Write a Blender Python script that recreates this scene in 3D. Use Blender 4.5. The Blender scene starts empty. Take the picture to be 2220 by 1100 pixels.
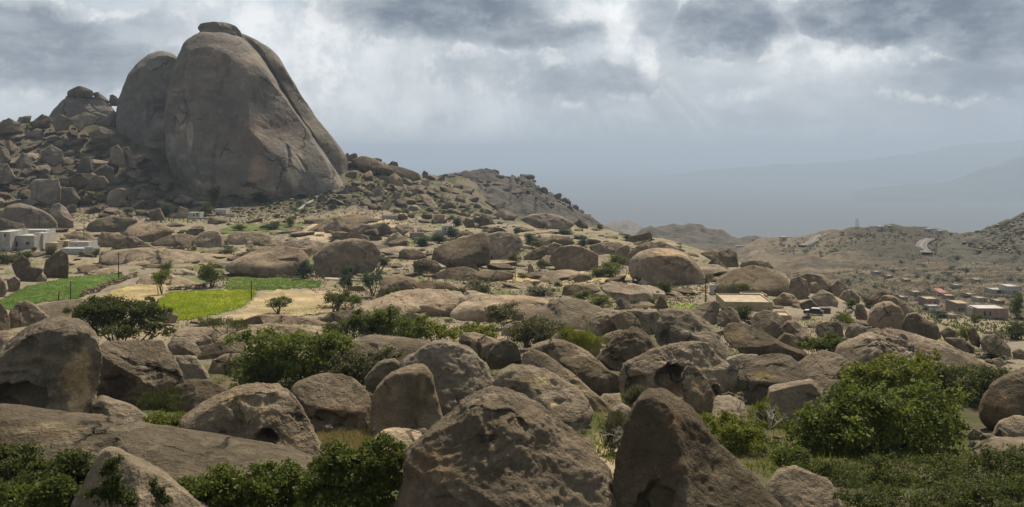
import bpy, bmesh, math, random
import numpy as np
from mathutils import Vector

# ------------------------------------------------------------------ camera, sky, sun, exposure
F = 1922.0            # focal length of the photograph in its own pixels (2220 wide)
CX, HY = 1110.0, 330.0  # picture centre column, horizon row
scn = bpy.context.scene
col = scn.collection
cam_d = bpy.data.cameras.new("camera")
cam_d.sensor_width = 36.0
cam_d.lens = 36.0 * F / 2220.0
cam_d.shift_y = -(550.0 - HY) / 2220.0
cam_d.clip_start = 0.5
cam_d.clip_end = 90000.0
cam = bpy.data.objects.new("camera", cam_d)
cam.location = (0, 0, 0)
cam.rotation_euler = (math.radians(90), 0, 0)
col.objects.link(cam)
scn.camera = cam

SUN_AZ, SUN_EL = math.radians(20), math.radians(54)   # ahead of the camera, a little to its right
world = bpy.data.worlds.new("World")
scn.world = world
world.use_nodes = True
SKY_STRENGTH = 0.1

sun_d = bpy.data.lights.new("sun", 'SUN')
sun_d.energy = 5.0
sun_d.angle = math.radians(4.0)
sun_d.color = (1.0, 0.90, 0.74)
sun = bpy.data.objects.new("sun", sun_d)
sdir = Vector((math.sin(SUN_AZ) * math.cos(SUN_EL), math.cos(SUN_AZ) * math.cos(SUN_EL), math.sin(SUN_EL)))
sun.rotation_euler = sdir.to_track_quat('Z', 'Y').to_euler()
sun.location = sdir * 300
col.objects.link(sun)

vs = scn.view_settings
vs.view_transform = 'Standard'
vs.look = 'None'
vs.exposure = 0.32
vs.gamma = 1.0
vs.use_curve_mapping = False
scn.render.engine = 'CYCLES'
scn.cycles.use_denoising = True
scn.cycles.max_bounces = 5
scn.cycles.diffuse_bounces = 3
scn.cycles.glossy_bounces = 1
scn.cycles.transmission_bounces = 3
scn.cycles.volume_bounces = 0
scn.cycles.transparent_max_bounces = 4

class N:
    """small helper to wire shader nodes"""
    def __init__(s, tree):
        s.t = tree; s.n = tree.nodes; s.l = tree.links
        s.n.clear()
    def a(s, kind, ins=None, **props):
        nd = s.n.new(kind)
        for k, v in props.items():
            setattr(nd, k, v)
        for k, v in (ins or {}).items():
            if hasattr(v, 'is_linked'):
                s.l.new(v, nd.inputs[k])
            else:
                nd.inputs[k].default_value = v
        return nd
    def m(s, op, a, b=None, c=None, clamp=False):
        nd = s.n.new('ShaderNodeMath'); nd.operation = op; nd.use_clamp = clamp
        for i, v in enumerate((a, b, c)):
            if v is None: continue
            if hasattr(v, 'is_linked'): s.l.new(v, nd.inputs[i])
            else: nd.inputs[i].default_value = v
        return nd.outputs[0]
    def v(s, op, a, b=None):
        nd = s.n.new('ShaderNodeVectorMath'); nd.operation = op
        for i, x in enumerate((a, b)):
            if x is None: continue
            if hasattr(x, 'is_linked'): s.l.new(x, nd.inputs[i])
            else: nd.inputs[i].default_value = x
        return nd.outputs['Value'] if op in ('LENGTH', 'DOT_PRODUCT') else nd.outputs[0]
    def mix(s, f, a, b, blend='MIX'):
        nd = s.n.new('ShaderNodeMix'); nd.data_type = 'RGBA'; nd.blend_type = blend
        for i, x in ((0, f), (6, a), (7, b)):
            if hasattr(x, 'is_linked'): s.l.new(x, nd.inputs[i])
            else: nd.inputs[i].default_value = x if i == 0 else tuple(x) + (1,) * (4 - len(x))
        return nd.outputs[2]
    def noise(s, vec, scale, detail=4.0, rough=0.55, dist=0.0, out='Fac'):
        nd = s.a('ShaderNodeTexNoise', {'Scale': scale, 'Detail': detail, 'Roughness': rough, 'Distortion': dist})
        s.l.new(vec, nd.inputs['Vector'])
        return nd.outputs[out]
    def ramp(s, x, lo, hi, a=0.0, b=1.0, smooth=True):
        nd = s.a('ShaderNodeMapRange', {'From Min': lo, 'From Max': hi, 'To Min': a, 'To Max': b})
        nd.interpolation_type = 'SMOOTHSTEP' if smooth else 'LINEAR'
        s.l.new(x, nd.inputs['Value'])
        return nd.outputs['Result']

def azel(px, y):
    az = math.atan((px - CX) / F)
    return az * 1000.0, math.atan((HY - y) / F * math.cos(az)) * 1000.0

def build_sky():
    k = N(world.node_tree)
    gen = k.a('ShaderNodeTexCoord').outputs['Generated']
    xyz = k.a('ShaderNodeSeparateXYZ', {0: gen})
    az = k.m('MULTIPLY', k.m('ARCTAN2', xyz.outputs[0], xyz.outputs[1]), 1000.0)
    el = k.m('MULTIPLY', k.m('ARCSINE', xyz.outputs[2]), 1000.0)      # milliradians
    P = k.a('ShaderNodeCombineXYZ', {0: az, 1: el, 2: 0.0}).outputs[0]
    sky = k.a('ShaderNodeTexSky', sky_type='NISHITA', sun_disc=False, sun_elevation=SUN_EL,
              sun_rotation=SUN_AZ, air_density=1.2, dust_density=3.0).outputs[0]
    # billowing outline of the clouds
    w1 = k.v('SUBTRACT', k.noise(P, 0.012, 5, 0.6, out='Color'), (0.5, 0.5, 0.5))
    w2 = k.v('SUBTRACT', k.noise(P, 0.05, 5, 0.62, out='Color'), (0.5, 0.5, 0.5))
    PW = k.v('ADD', P, k.v('ADD', k.v('MULTIPLY', w1, (70, 46, 0)), k.v('MULTIPLY', w2, (26, 18, 0))))
    PS = k.v('ADD', P, k.v('MULTIPLY', w1, (60, 16, 0)))
    def blobs(lst, src):
        tot = None
        for px, y, rx, ry, amp, soft in lst:
            a, e = azel(px, y)
            d = k.v('LENGTH', k.v('MULTIPLY', k.v('SUBTRACT', src, (a, e, 0)), (1000 / (rx / F * 1e6), 1000 / (ry / F * 1e6), 0)))
            g = k.ramp(d, 1.0 + soft, 1.0 - soft, 0.0, amp)
            tot = g if tot is None else k.m('MAXIMUM', tot, g)
        return tot
    dark = blobs([(960, 22, 230, 66, 1, .55), (1130, 70, 170, 34, .8, .6), (1590, 62, 125, 68, .95, .5), (1430, 30, 60, 60, .55, .6), (1960, 28, 240, 62, 1, .35),
                  (2200, 70, 150, 60, .9, .5), (2130, 165, 170, 45, .6, .7), (1270, 180, 150, 40, .6, .7), (1060, 150, 160, 50, .45, .8),
                  (140, 130, 230, 60, .85, .6), (40, 60, 200, 50, .8, .5), (300, 70, 130, 40, .5, .7), (-250, 60, 240, 60, .9, .5), (2600, 60, 260, 90, .9, .5)], PW)
    soft = blobs([(1330, 420, 1100, 70, .55, .9), (2100, 430, 600, 110, .5, .9), (1180, 235, 200, 90, .45, .9), (1650, 240, 300, 60, .3, .9),
                  (2150, 260, 200, 160, .65, .8)], PS)
    brite = blobs([(560, 70, 190, 90, .75, .8), (690, 130, 130, 110, .8, .8), (745, 42, 75, 60, 1, .35), (1345, 40, 60, 85, .9, .5), (1400, 110, 24, 70, .9, .5),
                   (1245, 20, 70, 40, .8, .5), (1700, 60, 22, 70, .9, .5), (1815, 140, 110, 40, .8, .45), (1600, 210, 70, 14, .5, .6), (1170, 225, 55, 24, .35, .7), (100, 15, 150, 12, 1, .5),
                   (760, 125, 36, 18, .6, .5), (800, 300, 330, 190, .45, .95), (420, 130, 120, 90, .5, .8)], PW)
    # denser, darker cloud added over the unseen sky to lower the ambient light
    far = k.noise(k.v('MULTIPLY', P, (1.0, 1.7, 1.0)), 0.0042, 7, 0.6)
    farm = k.m('MULTIPLY', k.ramp(far, 0.34, 0.50), k.ramp(el, 150, 260))
    edge = k.noise(P, 0.03, 6, 0.65)
    tex = k.noise(k.v('MULTIPLY', P, (1.0, 2.2, 1.0)), 0.016, 7, 0.62)
    S = 0.86 / SKY_STRENGTH
    def c(r, g, b): return (r * S, g * S, b * S)
    base = k.mix(k.ramp(el, -20, 120), c(.375, .42, .485), c(.52, .575, .64))
    base = k.mix(0.12, base, sky)
    base = k.mix(k.ramp(tex, 0.4, 0.75, 0.0, 0.45), base, c(.80, .84, .88))
    base = k.mix(k.m('MULTIPLY', soft, k.ramp(tex, 0.3, 0.7, 0.6, 1.0)), base, c(.36, .43, .52))
    bm = k.m('MULTIPLY', brite, k.ramp(edge, 0.36, 0.62, 0.3, 1.0), clamp=True)
    base = k.mix(bm, base, c(.98, .99, .99))
    dcol = k.mix(k.ramp(tex, 0.36, 0.66), c(.16, .20, .255), c(.29, .335, .395))
    dm = k.m('MULTIPLY', dark, k.ramp(edge, 0.25, 0.5, 0.65, 1.0), clamp=True)
    # light shafts painted into the sky colour, fanning out below the cloud gaps
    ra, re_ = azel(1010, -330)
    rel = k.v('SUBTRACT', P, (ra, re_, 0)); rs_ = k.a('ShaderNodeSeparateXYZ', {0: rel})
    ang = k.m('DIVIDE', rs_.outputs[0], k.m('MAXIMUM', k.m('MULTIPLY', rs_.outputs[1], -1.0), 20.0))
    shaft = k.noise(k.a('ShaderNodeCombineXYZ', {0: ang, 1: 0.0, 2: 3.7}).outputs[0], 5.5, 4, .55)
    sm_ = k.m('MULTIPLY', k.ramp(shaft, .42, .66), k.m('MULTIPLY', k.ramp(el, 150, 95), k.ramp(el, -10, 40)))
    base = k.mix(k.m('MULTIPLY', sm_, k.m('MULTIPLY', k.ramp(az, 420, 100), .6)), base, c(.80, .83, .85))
    # sunlit rims just outside the dark cloud bodies
    rim = k.m('MULTIPLY', k.m('MULTIPLY', k.ramp(dark, 0.05, 0.25), k.ramp(dark, 0.5, 0.25)), k.ramp(edge, 0.45, 0.62, 0.0, 0.6))
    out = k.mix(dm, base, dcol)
    out = k.mix(rim, out, c(.82, .83, .83))
    out = k.mix(farm, out, k.mix(k.ramp(tex, 0.4, 0.65), c(.19, .225, .27), c(.42, .45, .48)))
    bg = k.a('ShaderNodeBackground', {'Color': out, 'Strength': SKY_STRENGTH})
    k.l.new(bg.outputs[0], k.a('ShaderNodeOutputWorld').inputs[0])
build_sky()

# ------------------------------------------------------------------ noise in numpy
_r = np.random.RandomState(7)
PERM = np.concatenate([_r.permutation(256)] * 3)
GRAD = _r.normal(size=(256, 3)); GRAD /= np.linalg.norm(GRAD, axis=1)[:, None]
def pn(p, seed=0):
    p = np.asarray(p, float) + np.array([seed * 13.7, seed * 7.3, seed * 3.1])
    i = np.floor(p).astype(int); f = p - i; i &= 255
    u = f * f * f * (f * (f * 6 - 15) + 10)
    out = 0
    for a in (0, 1):
        wa = u[:, 0] if a else 1 - u[:, 0]
        ha = PERM[i[:, 0] + a]
        for b in (0, 1):
            wb = wa * (u[:, 1] if b else 1 - u[:, 1])
            hb = PERM[ha + i[:, 1] + b]
            for c in (0, 1):
                w = wb * (u[:, 2] if c else 1 - u[:, 2])
                g = GRAD[PERM[hb + i[:, 2] + c]]
                out = out + w * (g[:, 0] * (f[:, 0] - a) + g[:, 1] * (f[:, 1] - b) + g[:, 2] * (f[:, 2] - c))
    return out * 1.6
def fbm(p, octs=4, gain=.5, lac=2.03, seed=0):
    s = 0; a = 1.0; q = np.asarray(p, float)
    for o in range(octs):
        s = s + a * pn(q, seed + o * 3); q = q * lac; a *= gain
    return s
def worley(p, seed=0):
    p = np.asarray(p, float) + seed * 5.1
    i = np.floor(p).astype(int); f = p - i
    best = np.full(len(p), 9.0)
    for a in (-1, 0, 1):
        for b in (-1, 0, 1):
            for c in (-1, 0, 1):
                h = PERM[PERM[PERM[(i[:, 0] + a) & 255] + ((i[:, 1] + b) & 255)] + ((i[:, 2] + c) & 255)]
                j = (GRAD[h] * .5 + .5) * .85
                d = (a + j[:, 0] - f[:, 0]) ** 2 + (b + j[:, 1] - f[:, 1]) ** 2 + (c + j[:, 2] - f[:, 2]) ** 2
                best = np.minimum(best, d)
    return np.sqrt(best)

# ------------------------------------------------------------------ meshes and things
def mesh(name, V, faces, smooth=True, colr=None):
    """V (n,3) array; faces (m,3|4) array or list of lists"""
    me = bpy.data.meshes.new(name)
    V = np.ascontiguousarray(V, np.float32)
    if isinstance(faces, np.ndarray):
        k = faces.shape[1]; nf = len(faces)
        me.vertices.add(len(V)); me.vertices.foreach_set('co', V.ravel())
        me.loops.add(nf * k); me.loops.foreach_set('vertex_index', np.ascontiguousarray(faces, np.int32).ravel())
        me.polygons.add(nf); me.polygons.foreach_set('loop_start', np.arange(0, nf * k, k, dtype=np.int32))
        me.update(calc_edges=True)
    else:
        me.from_pydata(V.tolist(), [], faces); me.update()
    me.polygons.foreach_set('use_smooth', np.full(len(me.polygons), bool(smooth)))
    if colr is not None:
        at = me.color_attributes.new('tint', 'FLOAT_COLOR', 'POINT')
        c4 = np.ones((len(V), 4), np.float32); c4[:, :3] = colr
        at.data.foreach_set('color', c4.ravel())
    return me
def obj(name, me, mat=None, parent=None, loc=None):
    o = bpy.data.objects.new(name, me)
    if mat is not None and me is not None and not me.materials:
        me.materials.append(mat)
    if parent is not None: o.parent = parent
    if loc is not None: o.location = loc
    col.objects.link(o)
    return o
def tag(o, label=None, cat=None, group=None, kind=None):
    if label: o['label'] = label
    if cat: o['category'] = cat
    if group: o['group'] = group
    if kind: o['kind'] = kind
    return o
def thing(name, label, cat, loc, rz=0.0, group=None):
    o = obj(name, None, loc=loc); o.empty_display_size = .5
    o.rotation_euler = (0, 0, rz)
    return tag(o, label, cat, group)
_ico = {}
def ico(n):
    if n not in _ico:
        bm = bmesh.new(); bmesh.ops.create_icosphere(bm, subdivisions=n, radius=1)
        V = np.array([v.co[:] for v in bm.verts]); Fc = np.array([[v.index for v in f.verts] for f in bm.faces]); bm.free()
        _ico[n] = (V, Fc)
    return _ico[n]
def P3(px, y, d):
    return np.array([(px - CX) / F * d, d, (HY - y) / F * d])

# ------------------------------------------------------------------ materials
def new_mat(name):
    m = bpy.data.materials.new(name); m.use_nodes = True
    return m, N(m.node_tree)
def finish(k, color, rough=0.9, bump=None, bstr=0.3, bdist=0.1, spec=0.2, trans=None):
    ins = {'Base Color': color, 'Roughness': rough, 'Specular IOR Level': spec}
    b = k.a('ShaderNodeBsdfPrincipled', ins)
    if bump is not None:
        nb = k.a('ShaderNodeBump', {'Height': bump, 'Strength': bstr, 'Distance': bdist})
        k.l.new(nb.outputs[0], b.inputs['Normal'])
    sh = b.outputs[0]
    if trans is not None:
        t = k.a('ShaderNodeBsdfTranslucent', {'Color': trans[0]})
        sh = k.a('ShaderNodeMixShader', {0: trans[1], 1: sh, 2: t.outputs[0]}).outputs[0]
    k.l.new(sh, k.a('ShaderNodeOutputMaterial').inputs[0])
def rock_mat(name, c0, c1, c2, scale=1.0, streak=0.5, bstr=0.6, obj_var=0.4, spots=0.5, iron=0.35):
    m, k = new_mat(name)
    pos = k.a('ShaderNodeNewGeometry').outputs['Position']
    pos = k.v('MULTIPLY', pos, (scale, scale, scale))
    big = k.noise(pos, 0.16, 5, 0.6, 0.4)
    mid = k.noise(pos, 0.75, 6, 0.65, 0.3)
    fine = k.noise(pos, 5.0, 5, 0.7)
    st = k.noise(k.v('MULTIPLY', pos, (1.0, 1.0, 0.13)), 0.55, 5, 0.6)
    c = k.mix(k.ramp(big, 0.36, 0.64), c0, c1)
    c = k.mix(k.ramp(mid, 0.5, 0.72, 0, 0.75), c, c2)
    rn = k.a('ShaderNodeObjectInfo').outputs['Random']
    off = k.a('ShaderNodeCombineXYZ', {0: k.m('MULTIPLY', rn, 91.0), 1: k.m('MULTIPLY', rn, 37.0), 2: k.m('MULTIPLY', rn, 53.0)}).outputs[0]
    pv = k.v('ADD', k.v('ADD', pos, off), k.v('MULTIPLY', k.noise(pos, 0.5, 4, .6, out='Color'), (2.2, 2.2, 2.2)))
    cell = k.a('ShaderNodeTexVoronoi', {'Vector': pv, 'Scale': 0.13}, feature='DISTANCE_TO_EDGE').outputs['Distance']
    cr = k.m('MULTIPLY', k.ramp(cell, 0.022, 0.004), k.ramp(k.noise(pos, 0.2, 3, .5), .48, .6))
    worn = k.ramp(k.noise(k.v('ADD', pos, off), 0.11, 6, .68, .8), .53, .66, 0, .6)
    c = k.mix(worn, c, tuple(x * y for x, y in zip(c2, (1.28, 1.3, 1.34))))
    c = k.mix(k.ramp(st, 0.52, 0.68, 0, streak), c, tuple(x * 0.48 for x in c0))
    bd = k.noise(k.v('MULTIPLY', pos, (.3, .3, 1.0)), 0.42, 5, 0.6, 1.0)
    c = k.mix(k.ramp(bd, 0.5, 0.68, 0, 0.5), c, tuple(x * y for x, y in zip(c0, (.85, .72, .68))))
    c = k.mix(k.ramp(bd, 0.46, 0.34, 0, 0.35), c, tuple(x * 1.12 for x in c2))
    # pinkish iron stain and pale lichen
    c = k.mix(k.ramp(k.noise(pos, 0.33, 4, 0.6, 0.6), 0.6, 0.76, 0, iron), c, (.25, .168, .11))
    c = k.mix(k.ramp(k.noise(pos, 1.9, 4, 0.72), 0.66, 0.75, 0, spots), c, (.42, .38, .30))
    c = k.mix(k.ramp(fine, 0.3, 0.7, 0.0, 0.4), c, tuple(x * 0.55 for x in c0))
    c = k.mix(k.m('MULTIPLY', cr, .8), c, tuple(x * .25 for x in c0))
    rnd = k.a('ShaderNodeObjectInfo').outputs['Random']
    c = k.mix(1.0, c, k.a('ShaderNodeCombineColor', {0: k.ramp(rnd, 0, 1, 1 - obj_var, 1 + obj_var, False), 1: k.ramp(rnd, 0, 1, 1 - obj_var, 1 + obj_var, False), 2: k.ramp(rnd, 0, 1, 1 - obj_var * 1.1, 1 + obj_var * 1.05, False)}).outputs[0], 'MULTIPLY')
    r2 = k.m('FRACT', k.m('MULTIPLY', rnd, 7.13))
    c = k.mix(1.0, c, k.mix(r2, (1.05, .985, .90), (.99, 1.0, 1.0)), 'MULTIPLY')
    at = k.a('ShaderNodeAttribute', attribute_name='tint')
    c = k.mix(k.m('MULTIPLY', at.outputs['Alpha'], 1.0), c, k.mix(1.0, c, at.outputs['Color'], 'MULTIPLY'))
    h = k.m('ADD', k.m('MULTIPLY', mid, 1.0), k.m('MULTIPLY', fine, 0.35))
    h = k.m('ADD', h, k.m('MULTIPLY', k.noise(pos, 1.7, 5, 0.6, 0.8), 0.7))
    h = k.m('SUBTRACT', h, k.m('MULTIPLY', cr, .8))
    h = k.m('ADD', h, k.m('MULTIPLY', worn, .5))
    finish(k, c, 0.92, h, bstr, 0.55 / scale, 0.15)
    return m
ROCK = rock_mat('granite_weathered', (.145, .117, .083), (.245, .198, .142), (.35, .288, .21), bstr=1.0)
ROCK_MID = rock_mat('granite_plain', (.155, .123, .088), (.255, .203, .145), (.35, .282, .202), bstr=.9)
ROCK_PALE = rock_mat('granite_pale', (.19, .15, .105), (.30, .238, .165), (.38, .308, .22), streak=.35, bstr=.8)
ROCK_FAR = rock_mat('granite_dome', (.13, .116, .10), (.187, .167, .144), (.25, .225, .194), iron=.15, scale=.22, streak=.6, bstr=.5, obj_var=.1, spots=.25)
ROCK_TALUS = rock_mat('granite_talus', (.12, .10, .078), (.20, .165, .128), (.27, .225, .175), scale=.5, streak=.3)
def leaf_mat(name, a, b, c, tr=0.45):
    m, k = new_mat(name)
    at = k.a('ShaderNodeAttribute', attribute_name='tint').outputs['Color']
    s = k.a('ShaderNodeSeparateColor', {0: at})
    a = tuple(x * .8 for x in a); b = tuple(x * 1.22 for x in b); c = tuple(x * 1.35 for x in c)
    cc = k.mix(s.outputs[0], a, b)
    cc = k.mix(k.m('MULTIPLY', k.ramp(s.outputs[1], .55, 1.0), .7), cc, c)
    rnd = k.a('ShaderNodeObjectInfo').outputs['Random']
    cc = k.mix(k.ramp(rnd, 0, 1, 0, .35), cc, tuple(x * .6 for x in a))
    finish(k, cc, 0.6, spec=0.25, trans=(cc, tr))
    return m
LEAF = {'dark': leaf_mat('leaves_dark', (0.054, 0.071, 0.016), (0.096, 0.112, 0.023), (0.143, 0.140, 0.032)),
        'mid': leaf_mat('leaves_green', (0.073, 0.104, 0.015), (0.132, 0.162, 0.025), (0.206, 0.208, 0.037)),
        'bright': leaf_mat('leaves_bright', (0.109, 0.137, 0.015), (0.176, 0.191, 0.024), (0.257, 0.239, 0.039)),
        'dry': leaf_mat('leaves_olive', (0.075, 0.077, 0.033), (0.125, 0.122, 0.050), (0.188, 0.169, 0.075)),
        'blue': leaf_mat('leaves_bluegreen', (0.042, 0.070, 0.042), (0.070, 0.105, 0.059), (0.098, 0.133, 0.070))}
def plain(name, c, rough=.85, var=.15, scale=1.0, spec=.3, metallic=0.0):
    m, k = new_mat(name)
    pos = k.a('ShaderNodeNewGeometry').outputs['Position']
    n = k.noise(pos, scale, 5, .6)
    n2 = k.noise(k.v('MULTIPLY', pos, (1, 1, .2)), scale * .8, 4, .6)
    cc = k.mix(k.ramp(n, .35, .7), tuple(x * (1 - var) for x in c), tuple(min(1, x * (1 + var)) for x in c))
    cc = k.mix(k.ramp(n2, .55, .75, 0, var), cc, tuple(x * .5 for x in c))
    finish(k, cc, rough, spec=spec)
    if metallic: [x for x in k.n if x.type == 'BSDF_PRINCIPLED'][0].inputs['Metallic'].default_value = metallic
    return m
BARK = plain('bark', (.10, .075, .055), scale=4)
DEADWOOD = plain('bleached_wood', (.42, .37, .31), scale=5)
WHITEWASH = plain('whitewashed_plaster', (.42, .405, .37), var=.14, scale=.7)
CONCRETE = plain('grey_concrete', (.33, .31, .28), var=.2, scale=.6)
SANDPLASTER = plain('sand_plaster', (.33, .265, .18), var=.15, scale=.7)
ROOFSAND = plain('roof_screed', (.37, .295, .19), var=.2, scale=.8)
PINKPLASTER = plain('pink_plaster', (.27, .20, .155), scale=.6)
DRYSTONE = plain('dry_stone', (.25, .20, .15), var=.4, scale=1.5)
GLASS = plain('window_glass', (.015, .018, .022), rough=.25, var=.1, spec=.5)
DARKMETAL = plain('dark_paint', (.03, .032, .036), rough=.35, spec=.5)
CARROOF = plain('silver_paint', (.5, .5, .5), rough=.3, spec=.5)
TYRE = plain('rubber', (.02, .02, .02))
REDROOF = plain('red_sheet_metal', (.27, .075, .065), rough=.7)
POLE = plain('pole_wood', (.055, .045, .038), scale=5)
ASPHALT = plain('asphalt', (.12, .11, .10), scale=.2)
PAINT = plain('road_paint', (.27, .25, .225), scale=.3)
DIRT = plain('track_dirt', (.36, .29, .21), var=.2, scale=.3)
PATHCON = plain('concrete_path', (.28, .255, .22), scale=.3)

# ------------------------------------------------------------------ terrain
# columns of the land: picture column -> list of (row, distance) along it, nearest first
NEAR = [(1300, 30), (1100, 45), (1000, 58), (900, 80), (800, 118), (740, 150), (690, 190), (650, 228), (620, 262), (590, 300), (560, 345)]
COLS = {
    0: NEAR + [(530, 395), (500, 450), (475, 505), (450, 530), (400, 570), (330, 615), (262, 660)],
    110: NEAR + [(530, 395), (500, 450), (480, 505), (450, 535), (400, 575), (330, 620), (256, 670)],
    240: NEAR + [(530, 395), (505, 440), (480, 500), (450, 540), (400, 580), (330, 625), (260, 675)],
    340: NEAR + [(530, 395), (505, 440), (485, 490), (465, 530), (420, 570), (350, 615), (310, 660)],
    430: NEAR + [(530, 395), (505, 440), (485, 490), (470, 530), (440, 560), (400, 600), (350, 660)],
    560: NEAR + [(530, 395), (505, 440), (480, 500), (460, 540), (435, 570), (420, 600), (380, 660)],
    700: NEAR + [(530, 395), (505, 440), (480, 490), (455, 530), (425, 575), (395, 610), (360, 660)],
    770: NEAR + [(530, 395), (505, 440), (480, 490), (450, 540), (400, 600), (345, 670)],
    860: NEAR + [(530, 395), (505, 440), (480, 490), (450, 545), (410, 600), (366, 670)],
    950: NEAR + [(530, 395), (505, 440), (485, 490), (455, 550), (425, 610), (402, 670)],
    1030: NEAR + [(530, 395), (505, 440), (485, 490), (460, 550), (438, 630)],
    1110: NEAR + [(530, 395), (508, 440), (490, 490), (472, 560), (468, 600)],
    1250: NEAR + [(535, 395), (512, 440), (497, 490), (488, 540)],
    1330: NEAR + [(535, 395), (515, 440), (503, 490), (500, 520)],
    1450: NEAR + [(538, 395), (522, 440), (515, 480)],
    1550: NEAR[:-1] + [(565, 345), (550, 390), (545, 410)],
    1650: NEAR[:-1] + [(578, 330), (575, 345)],
    1800: NEAR[:-4] + [(690, 190), (660, 225), (636, 260), (630, 275)],
    1950: NEAR[:-5] + [(745, 150), (712, 185), (700, 205)],
    2100: NEAR[:-6] + [(815, 112), (778, 145), (765, 165)],
    2230: NEAR[:-6] + [(835, 108), (805, 140), (800, 150)],
}
AFTER = {0: [(800, -20), (1100, -120)], 1110: [(700, -60), (900, -120)], 1450: [(560, -70), (800, -120)],
         1650: [(430, -62), (520, -76), (700, -85), (900, -97), (1100, -105)], 1950: [(250, -48), (330, -60), (400, -70), (520, -77), (650, -84), (900, -97), (1100, -105)],
         2230: [(200, -42), (260, -52), (330, -62), (420, -70), (520, -76), (650, -84), (900, -97), (1100, -105)]}
FARZ = [(1700, -170), (2600, -320), (4500, -560), (9000, -640), (40000, -660)]
PXS = np.concatenate([np.arange(-6000, -400, 140), np.arange(-400, 2620, 6), np.arange(2620, 8300, 140)]).astype(float)
DS = np.concatenate([np.linspace(5, 28, 8), np.geomspace(30, 700, 215), np.geomspace(715, 2200, 40), np.geomspace(2300, 40000, 30)])
def build_height():
    keys = sorted(COLS); prof = []
    ak = sorted(AFTER)
    for c in keys:
        pts = [(2, -11.0), (20, -13.2)] + [(d, (HY - y) / F * d) for y, d in COLS[c]]
        last = pts[-1][0]
        j = max(a for a in ak if a <= c)
        aft = [(d, z) for d, z in AFTER[j] if d > last + 25]
        pts += aft + FARZ
        d, z = zip(*pts)
        prof.append(np.interp(np.log(DS), np.log(d), z))
    prof = np.array(prof)
    Z = np.empty((len(DS), len(PXS)))
    for i in range(len(DS)):
        Z[i] = np.interp(PXS, keys, prof[:, i])
    # soften the joins along the distance and across
    for ax, n in ((0, 5), (1, 13)):
        kern = np.hanning(n + 2)[1:-1]; kern /= kern.sum()
        pad = [(0, 0), (0, 0)]; pad[ax] = (n // 2, n // 2)
        Zp = np.pad(Z, pad, mode='edge')
        Z = np.apply_along_axis(lambda v: np.convolve(v, kern, 'valid'), ax, Zp)
    X = (PXS[None, :] - CX) / F * DS[:, None]
    Y = np.repeat(DS[:, None], len(PXS), 1)
    q = np.stack([X.ravel(), Y.ravel(), np.zeros(X.size)], 1)
    amp = np.clip((Y.ravel() - 25) / 60, 0, 1)
    n = 1.1 * fbm(q / 38, 3, seed=3) + .45 * fbm(q / 9, 3, seed=5) + .16 * fbm(q / 2.2, 2, seed=8)
    hump = np.clip(.42 - worley(q * np.array([1, .6, 1]) / 13.0, 4), 0, 1) * np.clip(fbm(q / 60, 2, seed=13) + .25, 0, .6)
    n += 6.0 * hump * np.clip((Y.ravel() - 230) / 80, 0, 1)
    rough = np.clip((Y.ravel() - 480) / 150, 0, 2.5)
    n += rough * (1.6 * fbm(q / 14, 4, .6, seed=11))
    Zt = Z + (n * amp).reshape(Z.shape)
    PXg = CX + F * X / Y
    wv = np.clip((PXg - 1600) / 120, 0, 1) * np.clip((Y - 300) / 60, 0, 1) * np.clip((1000 - Y) / 100, 0, 1)
    u = (Zt + .35 * 9 * fbm(q / 70, 3, seed=61).reshape(Z.shape)) / 2.6 + Y / 28.0 * .5
    fr = u - np.floor(u)
    st = 1.7 * (np.clip((fr - .75) / .2, 0, 1) - fr)
    return X, Y, Zt + st * wv
TX, TY, TZ = build_height()
TROW = HY - F * TZ / TY         # picture row of every terrain point
def zcol(px):
    """height profile along picture column px"""
    j = np.clip(np.searchsorted(PXS, px) - 1, 0, len(PXS) - 2); t = (px - PXS[j]) / (PXS[j + 1] - PXS[j])
    return TZ[:, j] * (1 - t) + TZ[:, j + 1] * t
def gz(px, d):
    return float(np.interp(d, DS, zcol(px)))
def hit(px, y, dmin=22.0):
    """distance at which the ground first shows at (px, y)"""
    z = zcol(px); row = HY - F * z / DS
    ok = np.where((row <= y) & (DS >= dmin))[0]
    if len(ok) == 0:
        s = (DS > 60) & (DS < 1200); i = np.where(s)[0][np.argmin(row[s])]
        return DS[i]
    i = ok[0]
    if i == 0: return DS[0]
    r0, r1 = row[i - 1], row[i]
    t = 0 if r0 == r1 else np.clip((r0 - y) / (r0 - r1), 0, 1)
    return DS[i - 1] + t * (DS[i] - DS[i - 1])
def on_ground(px, y, dmin=22.0):
    d = hit(px, y, dmin); return np.array([(px - CX) / F * d, d, gz(px, d)])
def gz_xy(x, y):
    return gz(CX + F * x / y, y)

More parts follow.
